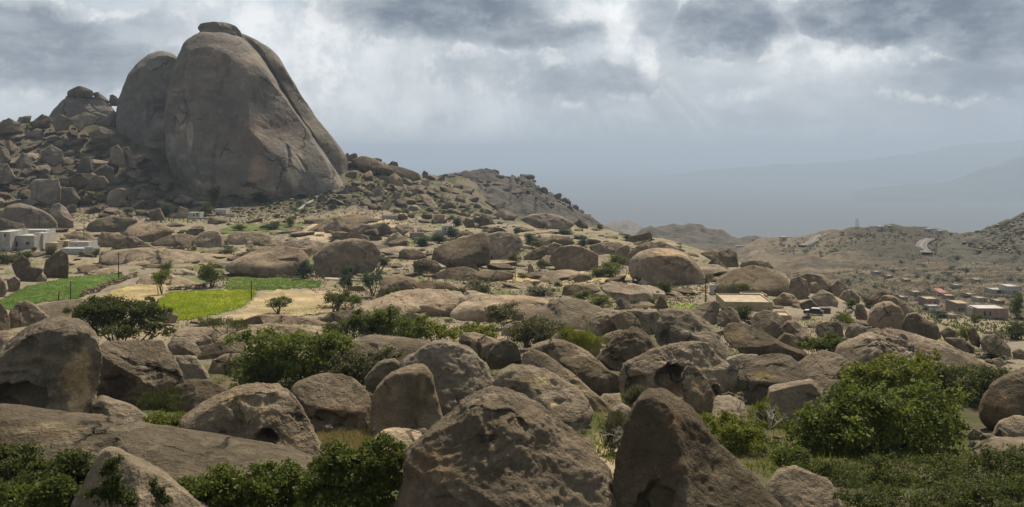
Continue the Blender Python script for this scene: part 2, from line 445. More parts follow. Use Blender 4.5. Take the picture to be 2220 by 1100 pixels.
SAND = np.array([.31, .245, .165]); DRYG = np.array([.25, .215, .105]); GREEN = np.array([.095, .12, .04]); STONE = np.array([.235, .195, .15])
SCRUB = np.array([.10, .088, .06]); BROWN = np.array([.19, .148, .105])
def ground_colours():
    q = np.stack([TX.ravel(), TY.ravel(), np.zeros(TX.size)], 1)
    px = CX + F * q[:, 0] / q[:, 1]; d = q[:, 1]; row = TROW.ravel()
    a = fbm(q / 22, 4, .55, seed=21); b = fbm(q / 7, 4, .6, seed=25); c = fbm(q / 45, 3, seed=31)
    def sm(x, lo, hi):
        t = np.clip((x - lo) / (hi - lo), 0, 1); return (t * t * (3 - 2 * t))[:, None]
    C = SAND * .92 + (STONE * .9 - SAND * .92) * sm(a, -.6, .0)
    C = C + (DRYG - C) * sm(b, .0, .45) * .8
    C = C + (GREEN - C) * sm(b + .6 * c, .25, .6) * .8
    # near hollows: more weeds
    near = sm(-d, -150, -90)
    C = C + (np.array([.085, .07, .042]) - C) * near * .95
    C = C + (GREEN * .6 - C) * near * sm(b + .4 * a, -.15, .3) * .9
    C = C + (SAND - C) * np.clip(1.5 - np.hypot((px - 760) / 70, (row - 955) / 35), 0, 1)[:, None]
    C = C + (SAND - C) * np.clip(1.5 - np.hypot((px - 1315) / 40, (row - 1000) / 60), 0, 1)[:, None]
    # valley floor on the right: brown terraces and scrub
    val = sm(px, 1560, 1720) * sm(d, 290, 330)
    terr = fbm(np.stack([q[:, 0] / 60, q[:, 1] / 16, q[:, 2]], 1), 4, .6, seed=41)
    V = BROWN * .8 + (SAND * .72 - BROWN * .8) * sm(terr, .2, .5)
    V = V + (SCRUB * .8 - V) * sm(-terr + .5 * b, .0, .35) * .9
    C = C * (1 - val) + V * .7 * val
    # slopes of blocks under the domes
    up = sm(d, 500, 560) * (1 - sm(px, 1500, 1600))
    U = STONE * .8 + (DRYG * .62 - STONE * .8) * sm(b, -.05, .3)
    U = U + (GREEN * .7 - U) * sm(a + b, .1, .5) * .7
    C = C * (1 - up) + U * .72 * up
    far = sm(d, 1300, 1900)
    C = C * (1 - far) + np.array([.10, .10, .095]) * far
    return np.clip(C * (1 + .12 * pn(q / 1.7, 51))[:, None], .01, 1)
def grid_faces(nr, nc):
    i = np.arange(nr * nc).reshape(nr, nc)
    return np.stack([i[:-1, :-1].ravel(), i[:-1, 1:].ravel(), i[1:, 1:].ravel(), i[1:, :-1].ravel()], 1)
def ground_mat(name):
    m, k = new_mat(name)
    pos = k.a('ShaderNodeNewGeometry').outputs['Position']
    c = k.a('ShaderNodeAttribute', attribute_name='tint').outputs['Color']
    n1 = k.noise(pos, .5, 6, .65); n2 = k.noise(pos, 2.6, 5, .7); n3 = k.noise(pos, .13, 5, .6)
    c = k.mix(k.ramp(n1, .5, .68, 0, .6), c, k.mix(1.0, c, (.45, .5, .4), 'MULTIPLY'))
    c = k.mix(k.ramp(n2, .5, .75, 0, .6), c, k.mix(1.0, c, (1.4, 1.35, 1.3), 'MULTIPLY'))
    c = k.mix(k.ramp(n3, .54, .7, 0, .6), c, k.mix(1.0, c, (.45, .52, .36), 'MULTIPLY'))
    c = k.mix(k.ramp(n2, .28, .42, .7, 0), c, k.mix(1.0, c, (.3, .3, .32), 'MULTIPLY'))
    finish(k, c, .95, k.m('ADD', n1, k.m('MULTIPLY', n2, .5)), .7, .5, .1)
    return m
GROUND = ground_mat('stony_ground')
tag(obj('ground', mesh('ground', np.stack([TX.ravel(), TY.ravel(), TZ.ravel()], 1), grid_faces(*TX.shape), True, ground_colours()), GROUND), kind='structure')
# the land goes on behind and beside the camera
def back_ground():
    xs = np.concatenate([-np.geomspace(20, 42000, 26)[::-1], np.linspace(-15, 15, 7), np.geomspace(20, 42000, 26)])
    ys = np.concatenate([-np.geomspace(1, 42000, 40)[::-1], [0, 4.0]])
    X, Y = np.meshgrid(xs, ys)
    r = np.hypot(X, Y); Z = -11.5 - .02 * np.minimum(r, 9000) ** .97 * (r > 60)
    Z = Z.ravel() + 1.0 * fbm(np.stack([X.ravel() / 30, Y.ravel() / 30, 0 * X.ravel()], 1), 3, seed=77)
    V = np.stack([X.ravel(), Y.ravel(), Z - .3], 1)
    return mesh('ground_behind', V, grid_faces(*X.shape), True, np.tile(SAND * .8, (len(V), 1)))
tag(obj('ground_behind', back_ground(), GROUND), kind='structure')

# ------------------------------------------------------------------ hills
class Hill:
    def __init__(s, name, crest, D, foot_row, D_foot, mat, lump=12.0, amp=3.0, tint=None, nx=260, ny=60, ext=400, seed=0, spread=.6):
        c = np.array(crest, float)
        s.cx, s.cy, s.D, s.fr, s.Df = c[:, 0], c[:, 1], D, foot_row, D_foot
        px = np.linspace(c[0, 0], c[-1, 0], nx)
        t = np.concatenate([np.linspace(0, 1, ny), 1 + np.linspace(0, 1, 16)[1:]])
        PX, T = np.meshgrid(px, t)
        Vx = np.stack([np.array([s.point(p, tt) for p in px]) for tt in t])   # (nt,nx,3)
        V = Vx.reshape(-1, 3)
        w = .5 - worley(V / lump, seed) + .45 * (.5 - worley(V / (lump * .42), seed + 2)) + .7 * fbm(V / (lump * 2.6), 4, .55, seed=seed + 5)
        mask = np.clip(T.ravel() / .12, 0, 1)
        V = V + (w * amp * mask)[:, None] * np.array([0.0, -.65, .75])
        s.obj = tag(obj(name, mesh(name, V, grid_faces(len(t), nx), True, np.ones((len(V), 3)) if tint is None else tint(V, PX.ravel(), T.ravel())), mat), kind='structure')
    def point(s, px, t):
        y = np.interp(px, s.cx, s.cy)
        top = P3(px, y, s.D); ft = P3(px, s.fr, s.Df)
        ft[2] = min(ft[2] - 2, gz(px, s.Df) - 1.5)
        if t <= 1:
            k = t ** .85
            return np.array([ft[0] + (top[0] - ft[0]) * t, ft[1] + (top[1] - ft[1]) * t, ft[2] + (top[2] - ft[2]) * k])
        b = t - 1; dep = s.D * (1 + .35 * b)
        return np.array([(px - CX) / F * dep, dep, top[2] - b * (top[2] - ft[2] + .12 * s.D)])
    def at(s, px, row):
        """surface point that shows at this picture row"""
        ts = np.linspace(0, 1, 60)
        pts = np.array([s.point(px, t) for t in ts]); rows = HY - F * pts[:, 2] / pts[:, 1]
        t = np.interp(-row, -rows, ts)
        return s.point(px, t)
def tint_const(c):
    return lambda V, px, t: np.tile(np.array(c), (len(V), 1))
Z3 = lambda s: [(700 + float(a.split(',')[0]) / 3.469, 320 + float(a.split(',')[1]) / 3.469) for a in s.split()]
HILL_ROCK = rock_mat('granite_ridge', (.085, .075, .064), (.135, .115, .093), (.12, .115, .08), scale=.14, streak=.1, bstr=.9, obj_var=0, spots=.4)
SCRUBMAT = None
def scrub_mat():
    m, k = new_mat('scrub_hillside')
    pos = k.a('ShaderNodeNewGeometry').outputs['Position']
    c = k.a('ShaderNodeAttribute', attribute_name='tint').outputs['Color']
    n1 = k.noise(pos, .06, 6, .7); n2 = k.noise(pos, .28, 5, .7)
    c = k.mix(k.ramp(n1, .44, .58, 0, .75), c, (.075, .072, .046))
    c = k.mix(k.ramp(n2, .54, .7, 0, .5), c, (.24, .195, .14))
    c = k.mix(k.ramp(n2, .32, .47, .85, 0), c, (.04, .042, .028))
    finish(k, c, .95, n2, .9, 2.5, .1)
    return m
SCRUBMAT = scrub_mat()
ridge = Hill('ridge', Z3("560,300 700,262 800,222 850,205 920,185 1000,178 1100,182 1200,183 1290,195 1340,220 1400,240 1420,214 1445,216 1460,240 1488,226 1500,210 1525,204 1560,206 1588,230 1600,300 1640,318 1720,345 1760,380 1830,405 1900,450 1950,495 2050,540 2130,590 2260,640"),
             1080, 500, 760, HILL_ROCK, 26, 10.0, nx=380, ny=80, seed=3)
def hill_tint(V, px, t):
    k = np.clip((px - 1780) / 90 + .25 * fbm(V / 60, 3, seed=9) * 3, 0, 1)[:, None] * np.clip(1.3 - np.abs(px - 1960) / 260, 0, 1)[:, None]
    return np.array([.185, .142, .10]) * (1 - k) + np.array([.075, .064, .05]) * k
Hill('distant_hill', [(1296, 500), (1312, 488), (1335, 481), (1362, 480), (1384, 490), (1398, 505)], 3200, 520, 2600, SCRUBMAT, 80, 22, tint_const((.2, .17, .14)), nx=60, ny=20, seed=5)
low_ridge = Hill('low_ridge', [(1375, 512), (1395, 499), (1410, 490), (1418, 493), (1450, 491), (1468, 489), (1490, 487), (1520, 492), (1545, 499), (1560, 497), (1572, 505), (1600, 515), (1622, 511), (1645, 514), (1668, 519), (1700, 528), (1760, 540)],
                 1350, 560, 1000, HILL_ROCK, 30, 10, nx=200, ny=40, seed=6)
road_hill = Hill('road_hill', [(1560, 560), (1600, 545), (1640, 528), (1700, 514), (1760, 506), (1800, 499), (1840, 493), (1880, 494), (1920, 491), (1980, 492), (2030, 498), (2060, 505), (2110, 512), (2200, 520), (2400, 530)],
                 980, 610, 640, SCRUBMAT, 20, 6.0, hill_tint, nx=300, ny=60, seed=8)
east_hill = Hill('east_hill', [(2030, 524), (2060, 512), (2100, 502), (2125, 499), (2150, 490), (2180, 476), (2220, 462), (2300, 440), (2450, 400), (2700, 380)],
                 820, 562, 660, SCRUBMAT, 14, 5.5, tint_const((.10, .092, .076)), nx=200, ny=50, seed=12)
Hill('far_mountain', [(1300, 395), (1500, 372), (1600, 364), (1700, 356), (1800, 350), (1900, 342), (1960, 334), (2000, 326), (2060, 316), (2100, 311), (2150, 312), (2200, 307), (2300, 300), (2500, 290), (2800, 310)],
     21000, 390, 18500, SCRUBMAT, 700, 90, tint_const((.10, .10, .095)), nx=120, ny=24, seed=15)
Hill('middle_mountain', [(1850, 418), (1950, 404), (2050, 394), (2090, 384), (2130, 366), (2160, 360), (2200, 345), (2230, 335), (2300, 320), (2500, 300), (2800, 320)],
     13000, 410, 11500, SCRUBMAT, 500, 60, tint_const((.10, .10, .095)), nx=120, ny=24, seed=16)

# ------------------------------------------------------------------ boulders with their own outlines
ZO = {'A': (0, 600, 560 / 2053), 'B': (0, 820, 1 / 3), 'C': (480, 640, 620 / 2131), 'D': (1000, 640, 620 / 2131), 'E': (1500, 640, 720 / 2220),
      'F': (640, 820, 1 / 3), 'G': (1280, 820, 940 / 2220), 'M': (0, 440, 560 / 2200), 'N': (540, 440, 560 / 2200), 'O': (1100, 440, 560 / 2200),
      'Q': (1560, 440, 660 / 2135), 'T': (0, 160, 560 / 1711), 'U': (230, 30, .4), 'S': (0, 0, 1.0), 'W': (700, 320, 640 / 2220)}
def zpts(z, s):
    ox, oy, k = ZO[z]
    return np.array([[ox + float(a.split(',')[0]) * k, oy + float(a.split(',')[1]) * k] for a in s.split()])
def star_radius(poly, c, th):
    """distance from c to the outline in direction th (rows up)"""
    q = poly - c; q = q * [1, -1]
    a = q; b = np.roll(q, -1, 0)
    dx, dy = np.cos(th)[:, None], np.sin(th)[:, None]
    ex, ey = (b - a)[:, 0][None], (b - a)[:, 1][None]
    den = dx * ey - dy * ex
    den = np.where(np.abs(den) < 1e-9, 1e-9, den)
    t = (a[:, 0][None] * ey - a[:, 1][None] * ex) / den
    u = (a[:, 0][None] * dy - a[:, 1][None] * dx) / den
    ok = (t > 0) & (u >= -1e-6) & (u <= 1 + 1e-6)
    return np.where(ok, t, -1).max(1)
_seed = [100]
BOULDERS = []
CHECK = []
def rock(z, pts, label=None, name='boulder', cat='boulder', thick=.85, lean=.25, box=2.5, rough=1.0, pits=0.0, pit_scale=6.0, dents=(), planes=None, tints=(), D=None,
         base=None, mat=None, lvl=None, group=None, parent=None, nplanes=5, off=0.0, crack=()):
    poly = zpts(z, pts); _seed[0] += 1; sd = _seed[0]; rs = np.random.RandomState(sd)
    x0, y0 = poly.min(0); x1, y1 = poly.max(0)
    nx = np.roll(poly, -1, 0); cr = poly[:, 0] * nx[:, 1] - nx[:, 0] * poly[:, 1]; A = cr.sum() / 2
    c = np.array([((poly[:, 0] + nx[:, 0]) * cr).sum(), ((poly[:, 1] + nx[:, 1]) * cr).sum()]) / (6 * A)
    size_px = math.sqrt(abs(A))
    if D is None:
        D = hit(float(np.clip(c[0], -380, 2600)), (y1 if base is None else base) - 1)
        D += .42 * thick * size_px * D / F
    D += off
    pcx = float(np.clip(c[0], -380, 2600)); tgt = .62 if lean >= .9 else .8
    for _ in range(60):          # rest it on the ground instead of burying it
        df = D - .3 * thick * size_px * D / F
        if HY - F * gz(pcx, df) / df >= y0 + tgt * (y1 - y0) or y1 > 1090 or parent is not None: break
        D *= .99
    CHECK.append((round(float(c[0])), round(y0), round(y1), round(D), round(HY - F * gz(float(np.clip(c[0], -380, 2600)), D - .3 * thick * size_px * D / F) / (D - .3 * thick * size_px * D / F)), (label or name)[:50]))
    sc = D / F; S = size_px * sc
    if lvl is None:
        lvl = 7 if size_px > 300 else 6 if size_px > 140 else 5 if size_px > 36 else 4
    I, Fc = ico(lvl)
    th = np.arctan2(I[:, 2], I[:, 0]); m = np.hypot(I[:, 0], I[:, 2])
    TH = np.linspace(-math.pi, math.pi, 361)
    R = star_radius(poly, c, TH); R = np.where(R <= 0, size_px * .5, R)
    kern = np.array([1, 2, 3, 2, 1.]); kern /= kern.sum()
    R = np.convolve(np.concatenate([R[-3:-1], R, R[1:3]]), kern, 'valid')
    r = np.interp(th, TH, R) * sc
    e = 2.0 / box
    mm = m ** e; ww = np.sign(I[:, 1]) * np.abs(I[:, 1]) ** e
    Td = thick * S * .55
    # slightly shrink so that the relief stays within the traced outline
    Pn = np.stack([np.cos(th) * mm, ww, np.sin(th) * mm], 1)
    # broken faces
    if planes is None:
        planes = []
        for i in range(nplanes):
            n = np.array([rs.uniform(-.8, .8), -1.0, rs.uniform(-.35, .75)]); n /= np.linalg.norm(n)
            planes.append((n, rs.uniform(.52, .84)))
        for i in range(2):
            n = np.array([rs.uniform(-.8, .8), 1.0, rs.uniform(-.3, .7)]); n /= np.linalg.norm(n); planes.append((n, rs.uniform(.65, .85)))
    else:
        planes = [(np.array(n, float) / np.linalg.norm(n), h) for n, h in planes]
    for n, h in planes:
        over = np.maximum(0, Pn @ n - h)
        Pn = Pn - (over * .97)[:, None] * n
    dirn = Pn / np.maximum(np.linalg.norm(Pn, axis=1), 1e-6)[:, None]
    Rm = np.stack([r, np.full(len(r), Td), r], 1)
    P = Pn * Rm
    P[:, 1] += lean * (P[:, 2] - .7 * P[:, 2].max())
    P[:, 0] += P[:, 1] * (c[0] - CX) / F      # tilted along its own line of sight, not sideways
    # relief
    q = P / S + rs.uniform(-50, 50, 3)
    side = .35 + .65 * np.abs(I[:, 1])
    disp = .05 * fbm(q * 1.7, 3, seed=sd % 40) * side
    warp = q + .12 * np.stack([pn(q * 3, 1), pn(q * 3, 2), pn(q * 3, 3)], 1)
    rid = 1 - 2 * np.abs(fbm(warp * 3.1, 4, .5, seed=sd % 30 + 3))
    disp += .016 * np.minimum(rid, .55) * rough
    disp += .010 * rough * fbm(warp * np.array([5, 5, 11.]), 4, .6, seed=9)
    if lvl >= 6:
        disp += .006 * rough * fbm(q * 24, 3, .6, seed=4)
        disp -= .012 * rough * np.clip(.32 - worley(q * np.array([6, 6, 8.]), sd % 9), 0, 1)
    if pits:
        wv = worley(warp * pit_scale, sd % 11); w2 = worley(warp * pit_scale * 2.1, sd % 7)
        disp += pits * (.055 * np.clip(wv - .45, -.5, .5) * .9 + .022 * (w2 - .45)) * np.clip(.5 + 1.6 * fbm(q * 2.2, 2, seed=6) + .35, 0, 1)
    P = P + (disp * S)[:, None] * dirn
    tint = np.ones((len(P), 3))
    Cw = P3(c[0], c[1], D); Wy = Cw[1] + P[:, 1]
    px = CX + F * (Cw[0] + P[:, 0]) / Wy; py = HY - F * (Cw[2] + P[:, 2]) / Wy
    front = np.clip(-I[:, 1] * 3 + .3, 0, 1)
    for zx, zy, rx, ry, dep in dents:
        ox, oy, k = ZO[z]
        dd = np.hypot((px - ox - zx * k) / (rx * k), (py - oy - zy * k) / (ry * k)) + .22 * fbm(q * 7, 3, seed=13)
        t = np.clip((1.12 - dd) / .42, 0, 1); t = t * t * (3 - 2 * t)
        P[:, 1] += t * dep * S * front
    for seg in crack:
        ox, oy, k = ZO[z]
        *pp, wd, dep = seg
        pp = [(ox + a * k, oy + b * k) for a, b in pp]
        best = np.full(len(P), 1e9)
        wx = px + 2.0 * pn(q * 9, 5); wy = py
        for (ax, ay), (bx, by) in zip(pp[:-1], pp[1:]):
            ux, uy = bx - ax, by - ay; L2 = ux * ux + uy * uy
            t = np.clip(((wx - ax) * ux + (wy - ay) * uy) / L2, 0, 1)
            best = np.minimum(best, np.hypot(wx - ax - t * ux, wy - ay - t * uy))
        t = np.clip(1.3 - best / (wd * k), 0, 1); t = np.minimum(t, 1)
        P[:, 1] += t * dep * S * front
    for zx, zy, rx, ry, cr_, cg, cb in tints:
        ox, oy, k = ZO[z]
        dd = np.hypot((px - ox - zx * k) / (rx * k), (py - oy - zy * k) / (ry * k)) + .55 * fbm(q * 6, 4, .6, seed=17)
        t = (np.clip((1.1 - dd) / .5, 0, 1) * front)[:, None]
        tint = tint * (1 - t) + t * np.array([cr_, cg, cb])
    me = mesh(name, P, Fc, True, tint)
    C = P3(c[0], c[1], D)
    if parent is not None:
        o = obj(name, me, mat or ROCK, parent, loc=tuple(C - np.array(parent.location)))
    else:
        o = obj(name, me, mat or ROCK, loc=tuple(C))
        tag(o, label, cat, group)
    BOULDERS.append((c[0], c[1], D, S))
    return o
SL = dict(name='flat_rock', cat='flat rock')

# the domes
dome = thing('rock_dome', 'huge smooth brown granite dome with a flat slab on its summit', 'rock dome', tuple(P3(540, 430, 600)))
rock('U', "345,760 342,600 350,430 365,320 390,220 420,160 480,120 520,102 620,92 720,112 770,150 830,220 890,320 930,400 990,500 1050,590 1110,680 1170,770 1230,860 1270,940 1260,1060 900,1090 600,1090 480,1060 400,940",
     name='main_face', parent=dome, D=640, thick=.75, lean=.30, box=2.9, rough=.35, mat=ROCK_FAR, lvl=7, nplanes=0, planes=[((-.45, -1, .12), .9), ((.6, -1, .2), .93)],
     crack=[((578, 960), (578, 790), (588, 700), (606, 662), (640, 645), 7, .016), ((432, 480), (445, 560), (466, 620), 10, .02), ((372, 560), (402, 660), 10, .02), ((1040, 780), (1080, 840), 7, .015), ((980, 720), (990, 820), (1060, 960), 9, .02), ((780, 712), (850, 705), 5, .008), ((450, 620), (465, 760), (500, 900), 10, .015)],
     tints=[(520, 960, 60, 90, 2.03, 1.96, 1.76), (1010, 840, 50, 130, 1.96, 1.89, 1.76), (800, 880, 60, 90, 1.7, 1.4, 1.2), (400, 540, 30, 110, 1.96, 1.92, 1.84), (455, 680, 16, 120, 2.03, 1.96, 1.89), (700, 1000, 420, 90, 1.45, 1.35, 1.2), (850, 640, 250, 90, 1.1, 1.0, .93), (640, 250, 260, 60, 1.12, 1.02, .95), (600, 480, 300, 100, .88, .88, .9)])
rock('U', "640,95 730,100 800,128 880,178 940,240 1000,350 1060,450 1130,560 1200,645 1270,740 1302,800 1296,920 1270,1010 1150,1010 1000,800 900,560 800,350 700,200",
     name='flank_slab', parent=dome, D=668, thick=.9, lean=.28, box=2.8, rough=.4, mat=ROCK_FAR, lvl=6, nplanes=0, planes=[((.5, -1, .3), .75)], crack=[((735, 118), (800, 185), (860, 275), (905, 350), (950, 430), (1005, 520), (1060, 605), (1120, 690), 20, .075), ((1000, 375), (930, 340), (880, 300), 10, .02), ((1090, 630), (1160, 740), 10, .02)])
rock('U', "496,76 512,54 580,45 650,48 700,66 730,100 740,130 640,110 560,100 505,96", name='summit_slab', parent=dome, D=640, thick=1.0, lean=.0, rough=.8, mat=ROCK_FAR, lvl=5)
rock('U', "498,118 512,86 560,76 630,78 700,104 720,150 600,150 500,150", name='summit_slab', parent=dome, D=636, thick=1.0, lean=.0, rough=.8, mat=ROCK_FAR, lvl=5)
rock('U', "760,150 800,180 860,260 930,330 1000,372 960,400 900,330 830,250", name='wedge_block', parent=dome, D=655, thick=.8, lean=.1, rough=.9, mat=ROCK_FAR, lvl=5)
ldome = thing('rock_dome', 'smaller dark granite dome leaning against the left side of the great dome', 'rock dome', tuple(P3(315, 330, 640)))
rock('U', "58,570 64,470 90,400 120,320 170,260 230,215 290,200 350,213 400,250 410,500 390,800 330,860 200,860 100,760 60,660", name='main_face', parent=ldome, D=680, thick=.8, lean=.2, box=2.8, rough=.4, mat=ROCK_FAR, lvl=6, nplanes=0, planes=[((-.6, -1, .1), .8), ((.3, -1, .3), .86)],
     crack=[((232, 640), (232, 490), (260, 478), (320, 482), 9, .03), ((60, 470), (120, 340), (200, 265), (330, 258), 5, .006), ((270, 640), (290, 740), 9, .02), ((330, 600), (345, 780), 9, .03)], dents=[(285, 560, 42, 70, .03)], tints=[(290, 600, 50, 50, 1.3, 1.28, 1.2), (240, 700, 60, 60, 1.25, 1.22, 1.15)])
lpk = thing('rock_peak', 'blocky grey rock peak with a dark cap, left of the two domes', 'rock peak', tuple(P3(180, 250, 660)))
rock('T', "325,300 365,235 410,185 455,150 530,150 610,158 680,175 730,210 775,270 780,420 560,420 400,400", name='peak_body', parent=lpk, D=690, thick=.9, lean=.3, mat=ROCK_FAR, lvl=6, rough=1.2, nplanes=4, crack=[((400, 265), (460, 310), (500, 380), 8, .03), ((560, 160), (640, 250), (760, 290), 8, .02)])
rock('T', "443,145 448,118 490,95 520,83 560,90 612,112 622,145 600,158 500,156", name='cap_block', parent=lpk, D=686, thick=.9, lean=.1, mat=ROCK_FAR, lvl=5, rough=1.2)
rock('T', "612,128 650,120 700,160 728,190 700,215 640,180", name='cap_block', parent=lpk, D=688, thick=.9, lean=.1, mat=ROCK_FAR, lvl=5)
rock('T', "722,190 728,142 748,138 782,162 778,215 735,215", name='standing_block', parent=lpk, D=688, thick=.9, lean=.0, mat=ROCK_FAR, lvl=5)

# foreground
rock('F', "600,1000 640,880 700,690 752,580 735,470 780,420 830,382 960,290 1080,192 1180,140 1280,110 1400,120 1480,160 1600,212 1700,280 1830,372 1930,452 2000,560 2060,660 2090,760 2120,900 2120,1050 1400,1080 640,1060",
     'enormous dome-shaped brown boulder beside the ridged boulder with the hollow at its foot', thick=.9, lean=.55, box=2.3, rough=1.25, nplanes=0, planes=[((-.7, -1, .25), .72), ((.55, -1, .35), .8), ((0, -1, -.1), .85)],
     dents=[(1270, 250, 70, 45, .03), (1180, 210, 60, 30, .02), (1430, 300, 60, 40, .035), (1360, 230, 60, 25, .03), (980, 790, 60, 30, .02)], crack=[((1240, 300), (1300, 380), (1250, 450), (1200, 520), 22, .02), ((1440, 250), (1500, 330), 20, .02), ((1100, 200), (1060, 240), 16, .012)],
     tints=[(900, 560, 170, 120, 1.35, 1.22, 1.08), (1160, 390, 40, 14, 1.5, 1.05, .8), (720, 740, 90, 140, 1.25, 1.15, 1.05), (1420, 290, 130, 50, 1.18, 1.12, 1.05), (1500, 600, 300, 120, .85, .84, .84)])
rock('G', "112,560 128,440 150,340 190,230 250,132 300,96 380,100 430,140 520,190 600,280 700,380 780,440 870,520 950,590 1020,650 1080,730 1040,830 600,860 200,830 125,700",
     'large brown boulder with a sharp sloping ridge and a dark hollow at its foot', thick=.95, lean=.5, box=2.5, rough=1.2, nplanes=0, planes=[((-.75, -1, .15), .55), ((.6, -1, .45), .56)], dents=[(340, 640, 100, 80, .14), (330, 560, 40, 40, .05)],
     crack=[((330, 560), (400, 520), (480, 480), 18, .02)], tints=[(430, 220, 45, 70, 1.35, 1.18, 1.05), (480, 460, 60, 60, 1.3, 1.2, 1.1), (950, 620, 30, 20, 1.8, 1.7, 1.4)])
rock('G', "895,545 950,482 1040,466 1130,488 1212,520 1252,570 1292,645 1310,760 1000,780 920,660", 'rounded brown boulder tucked against the lower right flank of the ridged boulder', lean=.5, D=46)
rock('B', "-260,235 0,228 200,248 400,270 600,290 850,338 1050,364 1250,396 1500,420 1750,460 1950,500 2130,496 2205,530 2150,610 2050,660 1700,690 1200,720 800,700 400,650 0,600 -260,600",
     'long smooth brown rock slab sloping down from the left edge below the hollowed boulder', thick=1.1, lean=.9, box=2.6, rough=.9, nplanes=1, crack=[((900, 520), (1050, 570), (1160, 560), (1300, 545), (1500, 560), 18, .015), ((350, 380), (700, 400), (900, 410), 14, .006)], tints=[(300, 330, 260, 50, 1.3, 1.26, 1.18), (2050, 540, 110, 40, 1.35, 1.3, 1.2)], **SL)
rock('B', "430,900 470,790 520,715 590,610 635,520 690,486 762,495 850,540 960,582 1080,642 1200,720 1300,780 1420,850 1520,950 1450,1020 430,1020",
     'grey pyramid boulder overgrown with creepers, below the long smooth slab', thick=.95, lean=.55, box=2.4, nplanes=0, planes=[((-.7, -1, .35), .5), ((.5, -1, .35), .56)], dents=[(990, 790, 40, 90, .06)])
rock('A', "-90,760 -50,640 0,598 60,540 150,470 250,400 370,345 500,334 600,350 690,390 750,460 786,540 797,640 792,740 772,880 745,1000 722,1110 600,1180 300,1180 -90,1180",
     'tall rounded boulder with a big dark cave under it and a tan streaked, sunlit-tinted face', thick=.9, lean=.1, box=2.7, rough=1.3, nplanes=0, planes=[((.9, -1, .0), .74), ((-.3, -1, .35), .8)],
     dents=[(130, 1010, 250, 150, .28), (230, 540, 70, 60, .06), (170, 600, 80, 60, .03)], crack=[((0, 790), (200, 770), (330, 850), (480, 830), 24, .03), ((100, 720), (300, 690), (420, 760), 20, .015)], tints=[(640, 850, 130, 330, 2.1, 1.9, 1.5), (420, 520, 260, 120, .8, .8, .8)])  # sunlight put into the tint: right face brightened to a warm tan
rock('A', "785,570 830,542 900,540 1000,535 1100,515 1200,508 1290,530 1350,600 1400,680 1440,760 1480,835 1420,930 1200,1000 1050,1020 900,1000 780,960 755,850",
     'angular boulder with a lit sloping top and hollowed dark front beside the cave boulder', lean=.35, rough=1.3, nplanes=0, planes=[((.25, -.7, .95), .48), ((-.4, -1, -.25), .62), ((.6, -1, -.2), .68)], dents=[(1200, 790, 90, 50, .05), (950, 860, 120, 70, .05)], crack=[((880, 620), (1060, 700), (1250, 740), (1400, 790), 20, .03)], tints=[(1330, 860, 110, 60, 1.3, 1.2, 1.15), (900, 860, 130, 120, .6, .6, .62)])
rock('A', "1300,930 1400,862 1500,830 1600,824 1700,850 1800,900 1860,960 1800,1080 1400,1080", 'low rounded brown boulder behind the small feathery acacia', lean=.5)
rock('A', "725,1010 800,958 900,985 1000,1010 1100,1050 1190,1110 1160,1190 900,1200 735,1140", 'flat tilted rock with a dark gap under it at the foot of the cave boulder', lean=.7, thick=1.1, dents=[(760, 1080, 60, 40, .2)])
rock('B', "520,290 560,268 640,270 720,290 760,280 830,320 860,345 700,345", 'thin flat rock wedged between the tall cave boulder and the long slab', lean=.9, thick=1.6, D=60)
rock('B', "1170,270 1230,225 1300,180 1450,110 1560,70 1680,50 1820,54 1890,100 1950,180 2000,260 2050,340 2100,420 2136,490 2050,560 1700,560 1400,480 1200,400",
     'pale brown boulder with one round dark hole in its face', lean=.4, rough=1.3, box=2.4, nplanes=0, planes=[((-.3, -1, .3), .74), ((.6, -1, .3), .76)], dents=[(1735, 393, 66, 62, .34), (1700, 140, 110, 50, .03), (1800, 420, 110, 50, .03)], crack=[((1560, 120), (1500, 190), (1560, 240), 22, .02)], tints=[(1700, 240, 160, 60, 1.3, 1.25, 1.15), (1480, 150, 160, 60, 1.3, 1.28, 1.1), (1900, 440, 150, 60, 1.15, 1.1, 1.05)])
rock('C', "508,715 570,660 650,635 720,605 800,597 900,605 980,630 1050,680 1100,740 1117,820 1112,900 1092,980 1000,1010 850,1010 680,1000 640,880 600,790",
     'mushroom-like boulder with undercut fluted hollows along its base', lean=.35, rough=1.1, nplanes=0, planes=[((.15, -.8, .9), .52), ((0, -1, -.25), .72)], dents=[(770, 920, 95, 60, .12), (960, 945, 60, 55, .1), (890, 960, 30, 40, .1), (680, 950, 40, 40, .1)], tints=[(830, 830, 170, 30, 1.35, 1.3, 1.15), (980, 920, 40, 40, 1.3, 1.15, .95)])
rock('C', "1112,980 1116,760 1150,690 1220,620 1300,570 1400,545 1480,525 1522,535 1560,600 1590,700 1622,800 1645,880 1650,970 1560,1040 1300,1050 1140,1030",
     'upright dark brown boulder with pale bird-lime streaks on its shoulder', lean=.25, nplanes=0, planes=[((-.5, -1, .3), .66), ((.7, -1, .05), .68)], tints=[(1500, 680, 26, 90, 1.8, 1.7, 1.45), (1560, 760, 40, 60, 1.4, 1.3, 1.1), (1500, 900, 110, 60, 1.15, 1.08, .95)])
rock('C', "1330,600 1340,500 1400,450 1480,400 1560,360 1640,345 1720,358 1800,390 1880,430 1940,490 1980,560 2012,620 2034,680 2010,760 1920,850 1800,920 1640,900 1480,800",
     'big rounded dark boulder with a rough crest behind the bird-limed boulder', lean=.35, rough=1.4, nplanes=0, planes=[((.5, -1, .4), .68), ((-.4, -1, .5), .72)])
rock('C', "1065,620 1110,560 1160,510 1220,485 1290,478 1338,510 1322,560 1260,620 1190,680 1130,725 1090,695", 'small egg-shaped boulder perched behind the upright bird-limed boulder', lean=.2, D=84)
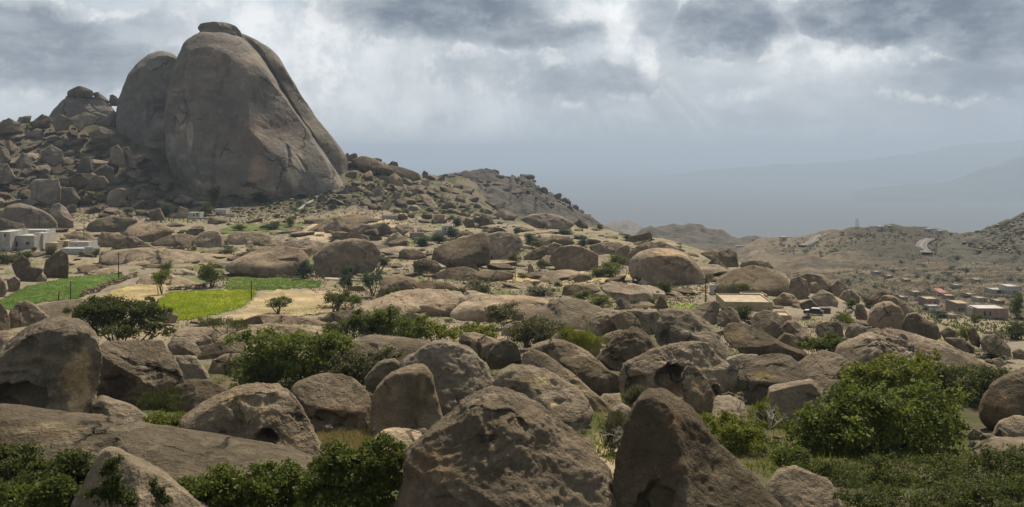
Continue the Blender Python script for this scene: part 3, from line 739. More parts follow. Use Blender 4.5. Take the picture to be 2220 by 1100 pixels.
rock('C', "1765,340 1800,290 1880,282 1960,300 2040,330 2110,365 2080,440 1990,490 1900,460 1800,400", 'smooth oval boulder lying just beyond the big rounded dark boulder', lean=.3, D=104)
rock('D', "183,480 208,410 270,355 350,332 402,360 442,430 450,520 400,552 300,540 215,548", 'squat knobby boulder balanced over a dark gap beside the pitted slab', lean=.1, D=92, rough=1.4)
rock('C', "720,440 860,400 980,350 1100,332 1250,334 1400,344 1500,350 1620,375 1560,520 1300,560 1000,560 780,520", 'broad low grey rock slab behind the large green thicket', lean=1.0, thick=1.3, D=112, **SL)
rock('D', "440,540 448,440 520,414 600,430 680,480 780,550 880,620 960,690 1040,740 1088,780 1112,860 1085,930 1025,968 960,920 840,800 640,680 500,600",
     'long tilted smooth slab ending in a blunt tan knob', lean=.5, thick=.8, D=88, rough=.8, tints=[(1040, 880, 60, 60, 1.35, 1.25, 1.05), (900, 680, 160, 60, 1.15, 1.12, 1.05)], dents=[(1040, 810, 80, 14, .05)], **SL)
rock('D', "242,650 300,580 400,545 520,555 640,585 760,640 860,690 930,760 966,830 928,900 925,1060 850,1090 700,1010 560,900 420,790 290,710",
     'dark boulder with a deeply pitted lichen-spotted top beside the tilted smooth slab', lean=.7, thick=1.0, D=74, rough=1.5, pits=1.7, pit_scale=9, dents=[(400, 730, 130, 26, .12), (760, 800, 80, 16, .04)], tints=[(560, 640, 130, 40, 1.5, 1.5, 1.15), (690, 815, 36, 16, 2.2, 2.0, 1.2)])
rock('D', "485,420 560,365 680,334 760,345 850,380 950,430 1020,480 1090,540 1120,640 900,640 700,560", 'dark rounded boulder sloping down to the right behind the tilted smooth slab', lean=.5, D=104)
rock('D', "715,470 830,480 950,474 1020,510 1100,560 1172,590 1195,640 1195,700 1100,740 1000,720 880,660 790,560", 'flattened dark boulder with a thin overhanging left lip', lean=.4, D=95, rough=1.3)
rock('D', "1000,460 1060,390 1130,330 1200,285 1270,262 1340,270 1400,310 1440,360 1490,395 1480,470 1350,540 1200,600 1110,580 1040,520", 'rounded boulder honeycombed with dark pits all over its top', lean=.6, D=112, pits=2.0, pit_scale=11, rough=1.2)
rock('D', "1185,620 1198,530 1260,490 1400,420 1520,390 1640,365 1740,360 1830,370 1880,420 1920,470 1995,510 1962,590 1935,670 1910,760 1860,860 1700,880 1400,800 1200,740",
     'large weathered boulder with a big arched cave hollowed in its front', lean=.45, D=91, pits=1.0, pit_scale=9, rough=1.4, dents=[(1560, 650, 110, 130, .3), (1310, 660, 90, 60, .12), (1620, 590, 30, 30, .1)], tints=[(1300, 610, 80, 30, 1.4, 1.25, 1.05), (1600, 720, 80, 60, 1.35, 1.2, 1.0)])
rock('D', "1640,600 1680,540 1740,545 1800,600 1850,680 1892,760 1886,870 1810,930 1720,880 1660,760", 'leaning pale buttress rock at the mouth of the arched cave', lean=.3, D=82, tints=[(1760, 720, 80, 160, 1.3, 1.25, 1.12)])
rock('D', "1458,280 1470,180 1520,130 1600,114 1700,125 1780,180 1850,220 1900,280 1940,340 1995,420 2010,500 1950,560 1850,540 1700,500 1550,480 1470,400",
     'massive furrowed boulder with deep pits, standing behind the arched cave boulder', lean=.6, D=120, pits=1.7, pit_scale=8, rough=1.5, dents=[(1520, 330, 40, 60, .12)], crack=[((1620, 300), (1750, 350), (1900, 330), 20, .02), ((1780, 190), (1900, 330), (1990, 440), 18, .02)])
rock('D', "940,260 962,180 990,140 1060,130 1130,150 1162,200 1160,270 1080,300 970,300", 'knobbly pockmarked boulder at the left end of a row of three blocks', lean=.3, D=152, pits=1.4)
rock('D', "1090,160 1150,130 1210,120 1280,140 1325,190 1345,255 1290,290 1170,285 1145,210", 'smooth middle block in a row of three blocks before the whaleback rock', lean=.3, D=150)
rock('D', "1200,120 1300,108 1450,120 1485,150 1480,265 1400,290 1330,265 1290,175", 'right-hand grey block of a row of three, touching the furrowed boulder', lean=.4, D=156)
rock('D', "640,360 700,290 800,264 920,268 1000,300 1050,360 1000,450 850,430", 'low pale boulder half hidden by a bright shrub near the honeycombed boulder', lean=.5, D=126)
rock('D', "1010,330 1080,290 1180,262 1240,270 1200,310 1110,370", 'smooth wedge of rock showing behind the honeycombed boulder', lean=.6, D=130)
rock('D', "430,190 480,140 560,100 640,85 660,50 760,33 900,48 1020,88 1130,128 1110,190 1000,250 900,290 780,280 600,240 470,220", 'broad pale whaleback rock with a rough broken crest and dark cracks', lean=1.2, thick=1.3, D=168, mat=ROCK_PALE, pits=.6, **SL)
rock('D', "-80,120 0,60 100,26 300,18 500,22 640,38 670,72 600,140 450,170 200,185 0,170 -80,150", 'long flat pinkish rock slab behind the olive shrub', lean=1.2, thick=1.3, D=182, mat=ROCK_PALE, dents=[(560, 70, 70, 16, .05)], **SL)
rock('D', "295,290 320,230 400,195 465,200 480,290 420,330", 'small pink boulder at the left of the dome-shaped olive shrub', lean=.4, D=150, mat=ROCK_PALE)
rock('D', "365,200 430,128 462,118 470,200 420,215", 'small upright wedge stone on pale ground near the long pinkish slab', lean=.3, D=160, mat=ROCK_PALE)
rock('D', "1690,180 1705,110 1760,80 1850,50 1900,44 1927,70 1922,140 1900,205 1820,210 1740,180", 'squarish boulder with an edge-lit top and a shaded right face', lean=.4, D=172, nplanes=0, planes=[((-.4, -.8, .8), .5), ((.7, -1, .1), .5)])
rock('D', "1900,160 1950,92 2010,92 2060,130 2090,205 2000,235 1910,220", 'weathered pale boulder beside the dark round tree below the sandy house', lean=.4, D=170, mat=ROCK_PALE)
rock('E', "206,235 240,195 300,189 400,215 470,250 560,300 650,340 760,370 790,397 740,425 600,425 450,435 335,425 315,360 250,310", 'long whale-shaped boulder tapering to a point on its right', lean=.35, D=128, rough=1.2, nplanes=0, planes=[((-.1, -.6, .9), .42), ((.1, -1, -.1), .6)], dents=[(430, 295, 14, 9, .04)], tints=[(290, 270, 60, 60, 1.25, 1.15, 1.0)])
rock('E', "396,180 420,130 480,104 560,115 610,160 634,215 630,270 540,290 450,280 405,230", 'smooth rounded grey boulder in front of the small sand-coloured hut', lean=.35, D=150)
rock('E', "600,215 640,172 690,176 740,212 790,270 806,310 740,330 670,310 620,270", 'smooth sloping boulder with a small dark hole, right of the rounded grey one', lean=.5, D=152, dents=[(622, 215, 10, 14, .15), (770, 290, 10, 10, .1)])
rock('E', "562,300 620,254 680,268 730,320 745,360 640,365", 'pale egg-like boulder above the whale-shaped boulder', lean=.4, D=140, mat=ROCK_PALE)
rock('E', "305,480 360,440 450,415 560,404 660,420 720,470 760,530 785,590 720,640 600,660 520,680 450,720 370,720 325,640 308,550", 'blocky boulder with a dished top holding yellow grass', lean=.55, D=92, rough=1.4, nplanes=0, planes=[((-.1, -.7, .9), .42), ((-.2, -1, -.2), .6)], dents=[(560, 490, 80, 26, .05), (470, 640, 60, 40, .1)], tints=[(490, 540, 90, 20, 1.5, 1.5, .9)])
rock('E', "700,460 780,410 870,377 960,400 1040,430 1090,470 1130,540 1145,660 1060,700 950,730 860,740 790,640 750,550", 'broad faceted grey boulder left of the tall leafy shrub', lean=.6, D=94, nplanes=0, planes=[((-.2, -.8, .7), .5), ((.7, -1, .2), .6)])
rock('E', "440,800 500,690 516,620 650,595 800,571 842,600 862,660 874,760 870,830 700,860 500,850", 'flat-topped trapezoid boulder with a smooth grey front face', lean=.25, D=76, box=3.2, rough=.8, nplanes=0, planes=[((0, -1, .15), .62)])
rock('E', "232,430 330,398 440,403 460,480 350,660 230,670 205,580", 'shaded boulder deep in the gap behind the arched cave boulder', lean=.3, D=100)
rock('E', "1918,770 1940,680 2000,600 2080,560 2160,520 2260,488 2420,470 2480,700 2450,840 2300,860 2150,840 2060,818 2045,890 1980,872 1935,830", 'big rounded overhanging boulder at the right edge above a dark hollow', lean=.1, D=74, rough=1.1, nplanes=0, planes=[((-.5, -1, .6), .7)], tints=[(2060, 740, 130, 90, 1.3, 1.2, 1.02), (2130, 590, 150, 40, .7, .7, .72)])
rock('E', "1990,960 2050,850 2150,815 2450,830 2480,980 2200,1000", 'shadowed rock beneath the overhanging boulder at the right edge', lean=.2, D=80)
rock('E', "950,395 990,325 1060,310 1150,280 1300,250 1450,280 1600,310 1700,340 1800,380 1900,430 2000,475 1900,520 1600,530 1300,520 1050,480 965,440", 'long low boulder with a rubbly pitted crust above the leafy shrub', lean=1.0, thick=1.1, D=112, pits=1.8, pit_scale=13, rough=1.6)
rock('E', "1172,175 1185,110 1220,70 1280,45 1330,45 1390,80 1416,130 1424,195 1408,240 1340,240 1240,225", 'smooth beehive-shaped boulder standing at the edge of the valley', lean=.25, D=172, rough=.6, nplanes=1, dents=[(1220, 150, 30, 40, .05)])
rock('E', "1235,40 1280,4 1350,8 1430,50 1492,100 1512,150 1440,170 1410,120", 'dark sloping boulder behind the beehive-shaped boulder', lean=.4, D=192)
rock('E', "1405,190 1440,130 1500,118 1560,160 1640,200 1668,270 1600,300 1480,290 1415,260", 'dark broken boulder with two shaded faces right of the beehive boulder', lean=.4, D=164, nplanes=5)
rock('E', "1920,300 1960,265 2020,260 2080,300 2130,350 2130,400 2040,390 1950,360", 'smooth tapering boulder on the right slope above the valley houses', lean=.4, D=150)
rock('E', "825,240 835,200 900,182 980,179 1006,210 1015,290 960,300 860,300", 'block-shaped pinkish boulder below the parked car', lean=.4, D=152, box=3.0)
rock('E', "1022,255 1040,205 1100,190 1160,210 1184,245 1120,290 1040,285", 'rounded boulder between the block-shaped pinkish one and the beehive boulder', lean=.4, D=156)
rock('E', "1140,285 1180,230 1240,220 1295,250 1300,300 1200,315", 'low rounded boulder at the head of the long pale ledge', lean=.4, D=142)
rock('E', "1085,120 1100,60 1140,58 1172,120 1175,165 1125,150", 'narrow leaning stone left of the beehive-shaped boulder', lean=.3, D=182)
rock('E', "1250,225 1350,235 1500,270 1650,310 1800,360 1950,430 2100,490 2240,530 2150,560 1900,500 1600,390 1300,300", 'long pale ledge of rock running down the right slope', lean=1.0, thick=.7, D=134, mat=ROCK_PALE, **SL)
SLOPE = 'boulders strewn down the right slope'
for s, d in (("1655,245 1710,214 1760,240 1775,295 1690,295", 150), ("1680,300 1700,285 1800,290 1895,345 1885,385 1780,360", 142), ("1835,225 1890,218 1932,290 1925,345 1865,320", 152),
             ("1290,5 1330,-15 1380,0 1400,40 1330,30", 205), ("2140,380 2190,360 2260,390 2240,430 2150,420", 138), ("2000,430 2060,420 2110,460 2040,480", 130), ("1560,195 1610,190 1640,215 1600,230", 170)):
    rock('E', s, 'small brown boulder lying on the right slope above the valley houses', D=d, lean=.4, group=SLOPE)
rock('G', "1940,370 1970,345 2050,325 2300,318 2400,330 2400,450 2100,460 1970,420", 'flat grey rock shelf in front of the overhanging boulder at the right edge', lean=1.2, thick=1.2, D=62, **SL)
rock('G', "2055,315 2092,252 2142,285 2140,330 2080,340", 'small pointed stone standing on the flat grey shelf', lean=.2, D=64)
ST = 'loose stones by the flat grey shelf'
for s in ("1925,290 1960,258 1995,275 1990,310 1940,315", "1985,310 2010,285 2050,290 2060,318 2000,325", "1930,345 1960,325 1990,335 1970,360"):
    rock('G', s, 'loose stone lying beside the pointed stone on the flat grey shelf', D=65, lean=.2, group=ST)
rock('F', "495,420 530,370 580,352 650,344 760,348 830,365 830,440 740,470 620,500 520,480", 'flat smooth tan rock beside the patch of dry yellow grass', lean=1.0, thick=1.2, D=62, rough=.6, mat=ROCK_PALE)
rock('F', "670,350 760,321 850,328 870,350 780,365", 'thin flat stone touching the flat smooth tan rock', lean=1.0, thick=1.2, D=67)
STN = 'stones between the big boulders'
for z, s, d in (('F', "185,335 195,312 230,306 250,325 235,348 200,350", 68), ('F', "255,330 300,318 340,325 320,345 270,345", 69), ('F', "480,330 520,312 555,325 550,350 500,352", 70),
                ('C', "1650,880 1680,780 1720,765 1760,800 1785,850 1760,900 1690,910", 76), ('C', "1780,850 1800,805 1835,800 1830,850 1800,870", 78), ('C', "1700,790 1730,770 1750,800 1720,830", 75),
                ('D', "1945,745 1990,722 2040,740 2030,768 1960,770", 88), ('D', "2030,770 2080,752 2110,780 2090,805 2040,800", 84), ('D', "2050,730 2090,720 2110,745 2070,752", 88),
                ('D', "1860,680 1880,650 1930,670 1940,720 1900,750", 84)):
    rock(z, s, 'small stone wedged low between the big foreground boulders', D=d, lean=.2, group=STN)
rock('D', "1075,1010 1105,840 1180,805 1250,840 1295,880 1260,980 1160,1060", 'pale boulder in the cleft left of the ridged boulder', lean=.3, D=66, mat=ROCK_PALE)
rock('D', "1880,800 1900,770 2000,770 2110,810 2140,900 2150,1010 2000,1000 1870,900", 'smooth pale slab of bedrock in the gap below the arched cave boulder', lean=1.4, thick=1.4, D=78, mat=ROCK_PALE, **SL)
rock('D', "1020,770 1060,740 1180,740 1200,790 1100,800", 'pale flat slab in the gap behind the blunt tan knob', lean=1.2, thick=1.2, D=92, mat=ROCK_PALE, **SL)
# left middle
rock('A', "55,360 80,270 150,205 200,194 270,220 330,270 395,325 390,400 250,430 80,440", 'dark angular boulder split by a crack, on the edge of the green field', lean=.3, D=182, dents=[(200, 300, 34, 60, .1), (260, 355, 24, 12, .08)], nplanes=5)
rock('A', "-80,210 0,200 50,270 78,340 76,440 -80,450", 'dark boulder at the left edge beside the crack-split boulder', lean=.3, D=172)
rock('A', "-50,510 50,484 112,500 110,560 0,600 -50,600", 'low brown boulder behind the tall cave boulder', lean=.5, D=130)
rock('A', "-60,450 60,438 200,440 230,480 100,500 -60,500", 'thin pale rock slab between the cave boulder and the field', lean=1.2, thick=1.2, D=160, mat=ROCK_PALE, **SL)
rock('A', "280,240 450,208 650,193 790,213 830,270 600,330 400,380 320,330", 'wide pale flat slab along the lower edge of the green field', lean=1.6, thick=1.5, D=205, mat=ROCK_PALE, dents=[(490, 255, 60, 12, .03)], **SL)
rock('A', "1255,325 1290,270 1340,261 1420,310 1395,365 1300,365", 'pinkish rounded boulder at the corner of the yellow field', lean=.3, D=178)
rock('A', "1552,405 1600,354 1650,354 1692,390 1660,450 1590,445", 'small balanced boulder standing on the pale slab below the yellow field', lean=.1, D=162)
rock('A', "1330,540 1380,480 1480,490 1560,540 1610,610 1500,650 1380,640", 'smooth dark slab-like boulder right of the big dark acacia', lean=.5, D=138)
rock('A', "1365,462 1500,448 1600,450 1680,490 1700,550 1620,575 1550,545 1450,500", 'flat lens-shaped boulder overlapping a dark gap near the balanced boulder', lean=.4, D=146, thick=1.0)
rock('A', "1635,465 1690,448 1722,500 1705,540 1665,510", 'small pointed stone at the tip of the lens-shaped boulder', lean=.3, D=148)
rock('A', "1300,470 1350,430 1560,420 1700,412 1950,398 2080,402 2080,500 1800,520 1500,520", 'long pale slab under the thin umbrella acacia', lean=1.5, thick=1.4, D=160, mat=ROCK_PALE, **SL)
rock('A', "1395,680 1410,640 1500,632 1560,645 1625,720 1680,800 1600,840 1450,830", 'cracked grey boulder in the hollow left of the green thicket', lean=.4, D=118, nplanes=5)
rock('A', "1640,780 1690,660 1800,620 1920,615 1880,740 1780,810", 'smooth brown boulder half covered by the green thicket', lean=.4, D=120)
rock('A', "1540,650 1640,560 1740,520 1960,528 1940,640 1700,670", 'wide low boulder behind the green thicket below the pale slab', lean=.6, D=136)
# middle distance
MB = [('M', "-30,260 -10,110 60,25 160,4 260,20 360,60 440,110 488,165 485,235 300,260 0,270", 'large smooth dark boulder behind the flat-roofed house', dict(D=480, lean=.3, rough=.5)),
      ('M', "415,100 450,20 500,3 560,40 625,145 628,215 480,240 465,150", 'dark triangular boulder right of the large smooth one behind the house', dict(D=470, lean=.3)),
      ('M', "-40,170 0,130 60,140 110,160 200,180 230,240 -40,250", 'low dark boulder at the left edge behind the flat-roofed house', dict(D=440)),
      ('M', "725,240 760,170 850,135 1000,121 1100,124 1180,150 1140,200 1080,265 900,280", 'broad smooth boulder with a flat top at the foot of the talus slope', dict(D=462, lean=.5)),
      ('M', "1030,275 1100,200 1180,165 1300,159 1400,190 1495,227 1440,285 1330,340 1250,350 1130,335", 'smooth lens-shaped boulder with a sunlit top and shaded belly', dict(D=428, lean=.5, planes=[((-.2, -.6, .9), .5)])),
      ('M', "1575,245 1620,219 1720,213 1750,235 1690,272 1600,282", 'thin flat boulder perched on top of a rounded one', dict(D=424, lean=.3)),
      ('M', "1270,350 1380,300 1450,275 1580,269 1680,290 1680,370 1400,390", 'low greenish whaleback boulder behind the low stone enclosure', dict(D=418, lean=.8)),
      ('M', "1640,320 1700,260 1780,239 1860,239 1895,280 1903,370 1800,385 1680,370", 'rounded boulder carrying the thin flat perched one', dict(D=412, lean=.5)),
      ('M', "1908,330 1950,270 2050,254 2200,258 2310,280 2300,345 2100,360 1940,370", 'long flat-topped boulder right of the one with the perched stone', dict(D=410, lean=.6)),
      ('M', "815,320 870,248 960,258 1090,285 1040,350 930,400 850,370", 'angular boulder beside the utility pole above the white compound', dict(D=404, lean=.3)),
      ('M', "1020,350 1080,289 1150,288 1240,340 1350,388 1250,420 1100,410", 'wedge-shaped boulder sloping to the right above the pale bedrock', dict(D=385, lean=.4)),
      ('M', "530,270 640,240 750,258 825,300 815,345 650,345", 'low rusty boulder just right of the flat-roofed house', dict(D=412, lean=.6)),
      ('M', "370,590 388,490 450,440 520,404 572,428 588,520 580,640 480,670 400,640", 'tall thumb-shaped boulder standing on the green field', dict(lean=.1, base=604)),
      ('M', "95,530 150,480 195,450 240,480 270,535 375,562 330,645 230,680 140,620", 'pinkish saddle-shaped boulder left of the thumb-shaped one', dict(lean=.2, base=610)),
      ('M', "-60,650 0,628 42,680 62,750 20,830 -60,840", 'rounded boulder at the left edge of the green field', dict(lean=.2, base=645)),
      ('M', "55,660 130,628 175,670 165,745 80,765", 'small pale boulder at the near left corner of the green field', dict(lean=.2, base=632)),
      ('M', "315,645 350,598 402,640 395,682 330,682", 'small grey stone at the foot of the thumb-shaped boulder', dict(lean=.2, base=612)),
      ('N', "-200,570 -190,520 -100,470 0,430 120,385 270,369 400,380 470,410 514,460 512,570 300,650 100,630", 'wide sloping whaleback boulder with a dark notch, beside the village track', dict(base=598, lean=.6, dents=[(340, 490, 90, 14, .06)], planes=[((-.1, -.6, .9), .55)])),
      ('N', "215,370 350,320 500,318 660,338 740,365 660,420 540,440 380,410", 'flat boulder between the two big whaleback boulders', dict(D=372, lean=.7)),
      ('N', "550,450 640,370 740,320 860,307 980,320 1060,350 1113,410 1115,470 1060,560 970,630 800,660 590,660 560,560", 'great rounded brown boulder with a dark front and two small dark holes', dict(base=600, lean=.4, rough=.8, dents=[(1070, 435, 12, 18, .06), (1103, 430, 8, 16, .06)])),
      ('N', "1130,360 1190,290 1270,249 1340,310 1362,365 1220,385", 'pointed tent-shaped boulder below the white house', dict(D=410, lean=.3, planes=[((-.5, -1, .4), .5), ((.6, -1, .3), .5)])),
      ('N', "1272,420 1320,390 1400,394 1480,420 1520,465 1400,495 1285,485", 'low dark rock under the evergreen hedge', dict(D=372)),
      ('N', "1550,490 1578,400 1650,350 1800,300 1950,260 2035,248 2060,350 2050,500 1850,570 1650,545", 'long smooth boulder rising to the right like a whale', dict(base=578, lean=.5, rough=.6, planes=[((-.2, -.7, .8), .6)])),
      ('N', "2030,270 2120,249 2230,259 2315,300 2335,355 2270,430 2190,520 2030,520", 'dark rounded boulder joined to the right end of the whale-like one', dict(D=352, lean=.4)),
      ('N', "1730,320 1800,255 1880,239 1928,270 1870,325", 'small smooth dark boulder behind the whale-like one', dict(D=400)),
      ('N', "870,600 920,560 985,558 990,605 900,620", 'small low rock at the foot of the great rounded boulder', dict(base=594)),
      ('N', "1070,810 1120,720 1200,680 1340,654 1390,690 1390,765 1270,790 1150,830", 'flat-topped boulder with a dark right end beside the cluster of small trees', dict(base=644, lean=.4)),
      ('N', "1540,620 1700,560 1850,548 1950,590 2100,578 2270,600 2220,665 1900,680 1640,680", 'long broken ledge of dark rock below the whale-like boulder', dict(base=606, lean=.6, rough=1.6, name='flat_rock', cat='flat rock')),
      ('N', "880,920 900,880 1100,820 1250,770 1450,750 1700,750 1790,820 1770,880 1500,910 1200,960 950,980", 'wide sloping sheet of pale bedrock right of the small trees', dict(base=680, lean=1.6, thick=1.5, mat=ROCK_PALE, rough=2.5, pits=.8, pit_scale=14, name='flat_rock', cat='flat rock')),
      ('N', "1440,880 1560,854 1775,858 1770,940 1680,975 1540,955", 'rounded pink block under the edge of the pale bedrock sheet', dict(base=682, lean=.3)),
      ('N', "1770,915 1850,840 2000,814 2250,808 2370,900 2220,980 1900,980 1790,955", 'long pinkish boulder above the dense green shrubs', dict(base=686, lean=.6, mat=ROCK_PALE)),
      ('N', "-70,1010 0,975 100,958 250,963 450,978 650,1010 750,1045 600,1080 300,1060 0,1060", 'long low rock ledge with two vertical cracks below the bare plot', dict(base=705, lean=.9, crack=[((75, 970), (75, 1040), 9, .1), ((270, 965), (262, 1040), 9, .1)], name='flat_rock', cat='flat rock')),
      ('N', "-60,1100 0,1050 200,1036 400,1055 650,1100 660,1160 300,1180 -60,1170", 'smooth pale bedrock hump just behind the green thicket', dict(base=735, lean=1.2, mat=ROCK_PALE, name='flat_rock', cat='flat rock')),
      ('N', "590,1000 700,930 860,918 1010,960 920,1020 750,1035", 'grey broken rock at the foot of the forked small tree', dict(base=698, lean=.6, rough=1.5)),
      ('N', "1400,500 1500,474 1600,500 1650,555 1570,610 1405,605", 'squat greenish boulder overgrown on top, below the hedge', dict(base=592, lean=.3)),
      ('N', "640,240 680,170 750,149 805,200 770,262", 'dark boulder on the pale stony mound', dict(D=440)),
      ('N', "830,230 950,180 1085,188 1070,260 900,285", 'broad boulder in the middle of the pale stony mound', dict(D=436, lean=.5)),
      ('N', "1000,195 1150,168 1225,220 1210,270 1070,272", 'rounded boulder at the right end of the pale stony mound', dict(D=432, lean=.5)),
      ('N', "1175,240 1260,200 1368,240 1310,275", 'flat low boulder between the mound and the white house', dict(D=430, lean=.5)),
      ('O', "362,490 388,420 450,375 550,359 650,380 720,410 775,440 770,540 690,600 560,590 420,570", 'smooth tan boulder shaped like a loaf above a dark shadow gap', dict(base=590, lean=.2, rough=.6)),
      ('O', "130,460 220,400 310,364 350,375 320,450 200,495", 'wedge boulder with a bright top edge left of the loaf-shaped boulder', dict(D=352, lean=.4)),
      ('O', "295,450 330,370 400,338 470,360 420,440 320,475", 'shaded boulder leaning on the wedge left of the loaf-shaped one', dict(D=358, lean=.3)),
      ('O', "1032,540 1056,470 1120,420 1250,388 1400,398 1500,420 1590,480 1640,550 1684,630 1690,720 1590,750 1400,720 1200,680 1045,630", 'giant dark-faced boulder with a pale broken top, right of the bright green bush', dict(base=618, lean=.1, rough=.7, box=2.8, planes=[((.1, -1, -.1), .7)], tints=[(1400, 430, 150, 40, 1.7, 1.55, 1.3)], crack=[((1260, 400), (1330, 440), (1450, 450), (1600, 480), 12, .02)])),
      ('O', "990,540 1030,430 1100,370 1180,339 1300,329 1400,365 1530,410 1400,470 1250,470 1100,500 1030,570", 'curved shell of rock arching over the giant dark-faced boulder', dict(D=330, lean=.3)),
      ('O', "882,490 920,400 980,370 1035,348 1048,400 1010,510 930,540", 'dark upright slab leaning left of the giant dark-faced boulder', dict(D=326, lean=.2)),
      ('O', "690,370 800,340 950,339 1010,370 950,440 880,480 750,460", 'flat-topped boulder behind the bright green bush', dict(D=352, lean=.5)),
      ('O', "780,715 880,668 1000,688 1150,720 1235,770 1248,870 1100,890 960,840 840,770", 'broad boulder with a flat sunlit top left of the rubble heap', dict(base=660, lean=.4, planes=[((0, -.5, 1), .4), ((0, -1, -.1), .6)])),
      ('O', "462,785 480,710 560,694 700,704 805,740 720,800 560,820", 'low yellowish boulder among bright shrubs', dict(base=642, lean=.5, mat=ROCK_PALE)),
      ('O', "1250,885 1300,787 1340,820 1375,895 1280,920", 'pointed pale stone standing left of the patch of bright grass', dict(base=671, lean=.1, mat=ROCK_PALE)),
      ('O', "1630,430 1750,399 1850,420 1950,480 1985,545 1900,560 1750,490", 'rounded ridge boulder behind the giant dark-faced boulder', dict(D=352, lean=.4)),
      ('O', "1690,540 1760,458 1820,510 1898,575 1800,620 1715,600", 'small dark pointed boulder right of the giant dark-faced one', dict(D=316, lean=.3)),
      ('O', "1985,510 2100,488 2190,520 2170,570 2000,570", 'flat block on the skyline at the edge of the valley', dict(D=345, lean=.4)),
      ('O', "545,650 600,609 700,618 728,665 600,680", 'low flat rock on the yellow terrace', dict(base=612, lean=.5)),
      ('O', "920,840 970,808 1040,850 1080,910 960,900", 'small tilted slab below the flat sunlit boulder', dict(base=671, lean=.4)),
      ('O', "1110,695 1150,640 1245,680 1190,730", 'small tilted boulder behind the stone monument', dict(D=292, lean=.3)),
      ('O', "170,560 190,515 215,540 240,600 215,625 180,600", 'narrow upright stone on the yellow terrace edge', dict(base=596, lean=.1)),
      ('O', "220,610 280,558 360,625 280,640", 'fallen wedge stone beside the narrow upright stone', dict(base=601, lean=.3)),
      ('Q', "-40,580 0,510 100,470 220,449 350,464 450,510 495,560 500,660 380,670 200,650 0,650", 'wide sunlit pink whaleback rock behind the dark green bushes', dict(D=285, lean=.7, mat=ROCK_PALE, planes=[((0, -.7, .8), .6)])),
      ('Q', "485,640 498,540 560,514 612,545 635,640 560,700 495,690", 'smooth dark boulder at the right end of the pink whaleback', dict(D=268, lean=.2)),
      ('Q', "555,515 620,494 720,503 780,550 815,620 700,640 630,590", 'sunlit tan boulder on the crest right of the pink whaleback', dict(D=282, lean=.4, mat=ROCK_PALE)),
      ('Q', "625,630 640,560 680,558 702,600 685,650", 'small bright tan knob between two dark boulders on the crest', dict(D=264, lean=.2, mat=ROCK_PALE)),
      ('Q', "775,580 830,538 890,578 905,630 870,690 800,670", 'cleft boulder at the end of the crest above the valley', dict(D=262, lean=.3)),
      ('Q', "815,690 870,620 930,608 985,660 980,710 860,720", 'shaded boulder below the cleft boulder at the end of the crest', dict(D=250, lean=.3)),
      ('Q', "640,660 720,610 790,640 835,690 815,750 700,730", 'angular boulder with a pale slanting top behind the parked car', dict(D=240, lean=.5)),
      ('Q', "372,680 450,628 520,648 575,710 530,745 400,740", 'pale boulder just behind the sandy flat-roofed house', dict(D=232, lean=.4, mat=ROCK_PALE)),
      ('Q', "555,705 640,678 705,730 700,775 590,760", 'small boulder left of the parked car', dict(D=222, lean=.3)),
      ('Q', "945,750 980,703 1035,760 1030,820 955,810", 'slim leaning boulder among shrubs left of the beehive boulder', dict(D=190, lean=.2)),
      ('Q', "-30,440 0,340 60,318 120,350 135,450 40,480", 'rounded skyline boulder left of the pink whaleback', dict(D=340, lean=.3)),
      ('Q', "140,440 160,415 240,399 340,408 385,455 300,475 170,470", 'flat block of rock behind the pink whaleback', dict(D=325, lean=.4)),
      ('Q', "1040,680 1110,618 1185,628 1200,690 1100,710", 'dark jagged rock on the rim of the valley', dict(D=215, lean=.3)),
      ('M', "830,470 900,430 1000,408 1200,402 1400,405 1560,410 1700,430 1850,480 1930,525 1700,570 1400,550 1100,540 900,500", 'wide pale sheet of layered bedrock below the ruined stone enclosure', dict(D=345, lean=1.8, thick=1.5, mat=ROCK_PALE, rough=3.5, pits=.8, pit_scale=12, name='flat_rock', cat='flat rock')),
      ('M', "1150,690 1190,640 1280,615 1450,620 1560,640 1690,680 1500,715 1300,715", 'pale bedrock tongue behind the bank of the yellow field', dict(D=272, lean=1.6, thick=1.4, mat=ROCK_PALE, rough=3, pits=.8, pit_scale=12, name='flat_rock', cat='flat rock')),
      ('M', "1400,600 1450,570 1560,565 1680,590 1690,630 1560,640 1440,630", 'smooth pale rock step left of the dense round tree', dict(D=300, lean=1.2, thick=1.3, mat=ROCK_PALE, name='flat_rock', cat='flat rock')),
      ('M', "640,560 720,535 850,530 1000,560 1080,600 900,610 740,590", 'pale low slab by the pole at the far corner of the green field', dict(D=305, lean=1.4, thick=1.3, mat=ROCK_PALE, rough=2.5, pits=.7, name='flat_rock', cat='flat rock')),
      ('N', "1100,640 1250,620 1400,640 1500,690 1300,700 1120,690", 'pale slab behind the flat-topped boulder with the dark end', dict(D=250, lean=1.4, thick=1.3, mat=ROCK_PALE, rough=2.5, pits=.7, name='flat_rock', cat='flat rock')),
      ('N', "1380,690 1500,665 1700,680 1780,720 1700,745 1450,740", 'thin grey ledge above the pale bedrock sheet', dict(D=226, lean=1.2, thick=1.3, mat=ROCK_PALE, name='flat_rock', cat='flat rock')),
      ('N', "400,270 560,200 700,130 900,100 1000,120 1200,150 900,180 700,260 560,310", 'sunlit sandy rock back on the pale stony mound', dict(D=455, lean=1.6, thick=1.6, mat=ROCK_PALE, rough=3, pits=1.2, pit_scale=14, name='flat_rock', cat='flat rock')),
      ('O', "20,640 200,600 420,590 560,600 700,690 480,700 200,690 40,690", 'long flat pale terrace rock below the loaf-shaped boulder', dict(D=288, lean=1.6, thick=1.4, mat=ROCK_PALE, name='flat_rock', cat='flat rock')),
      # talus under the domes
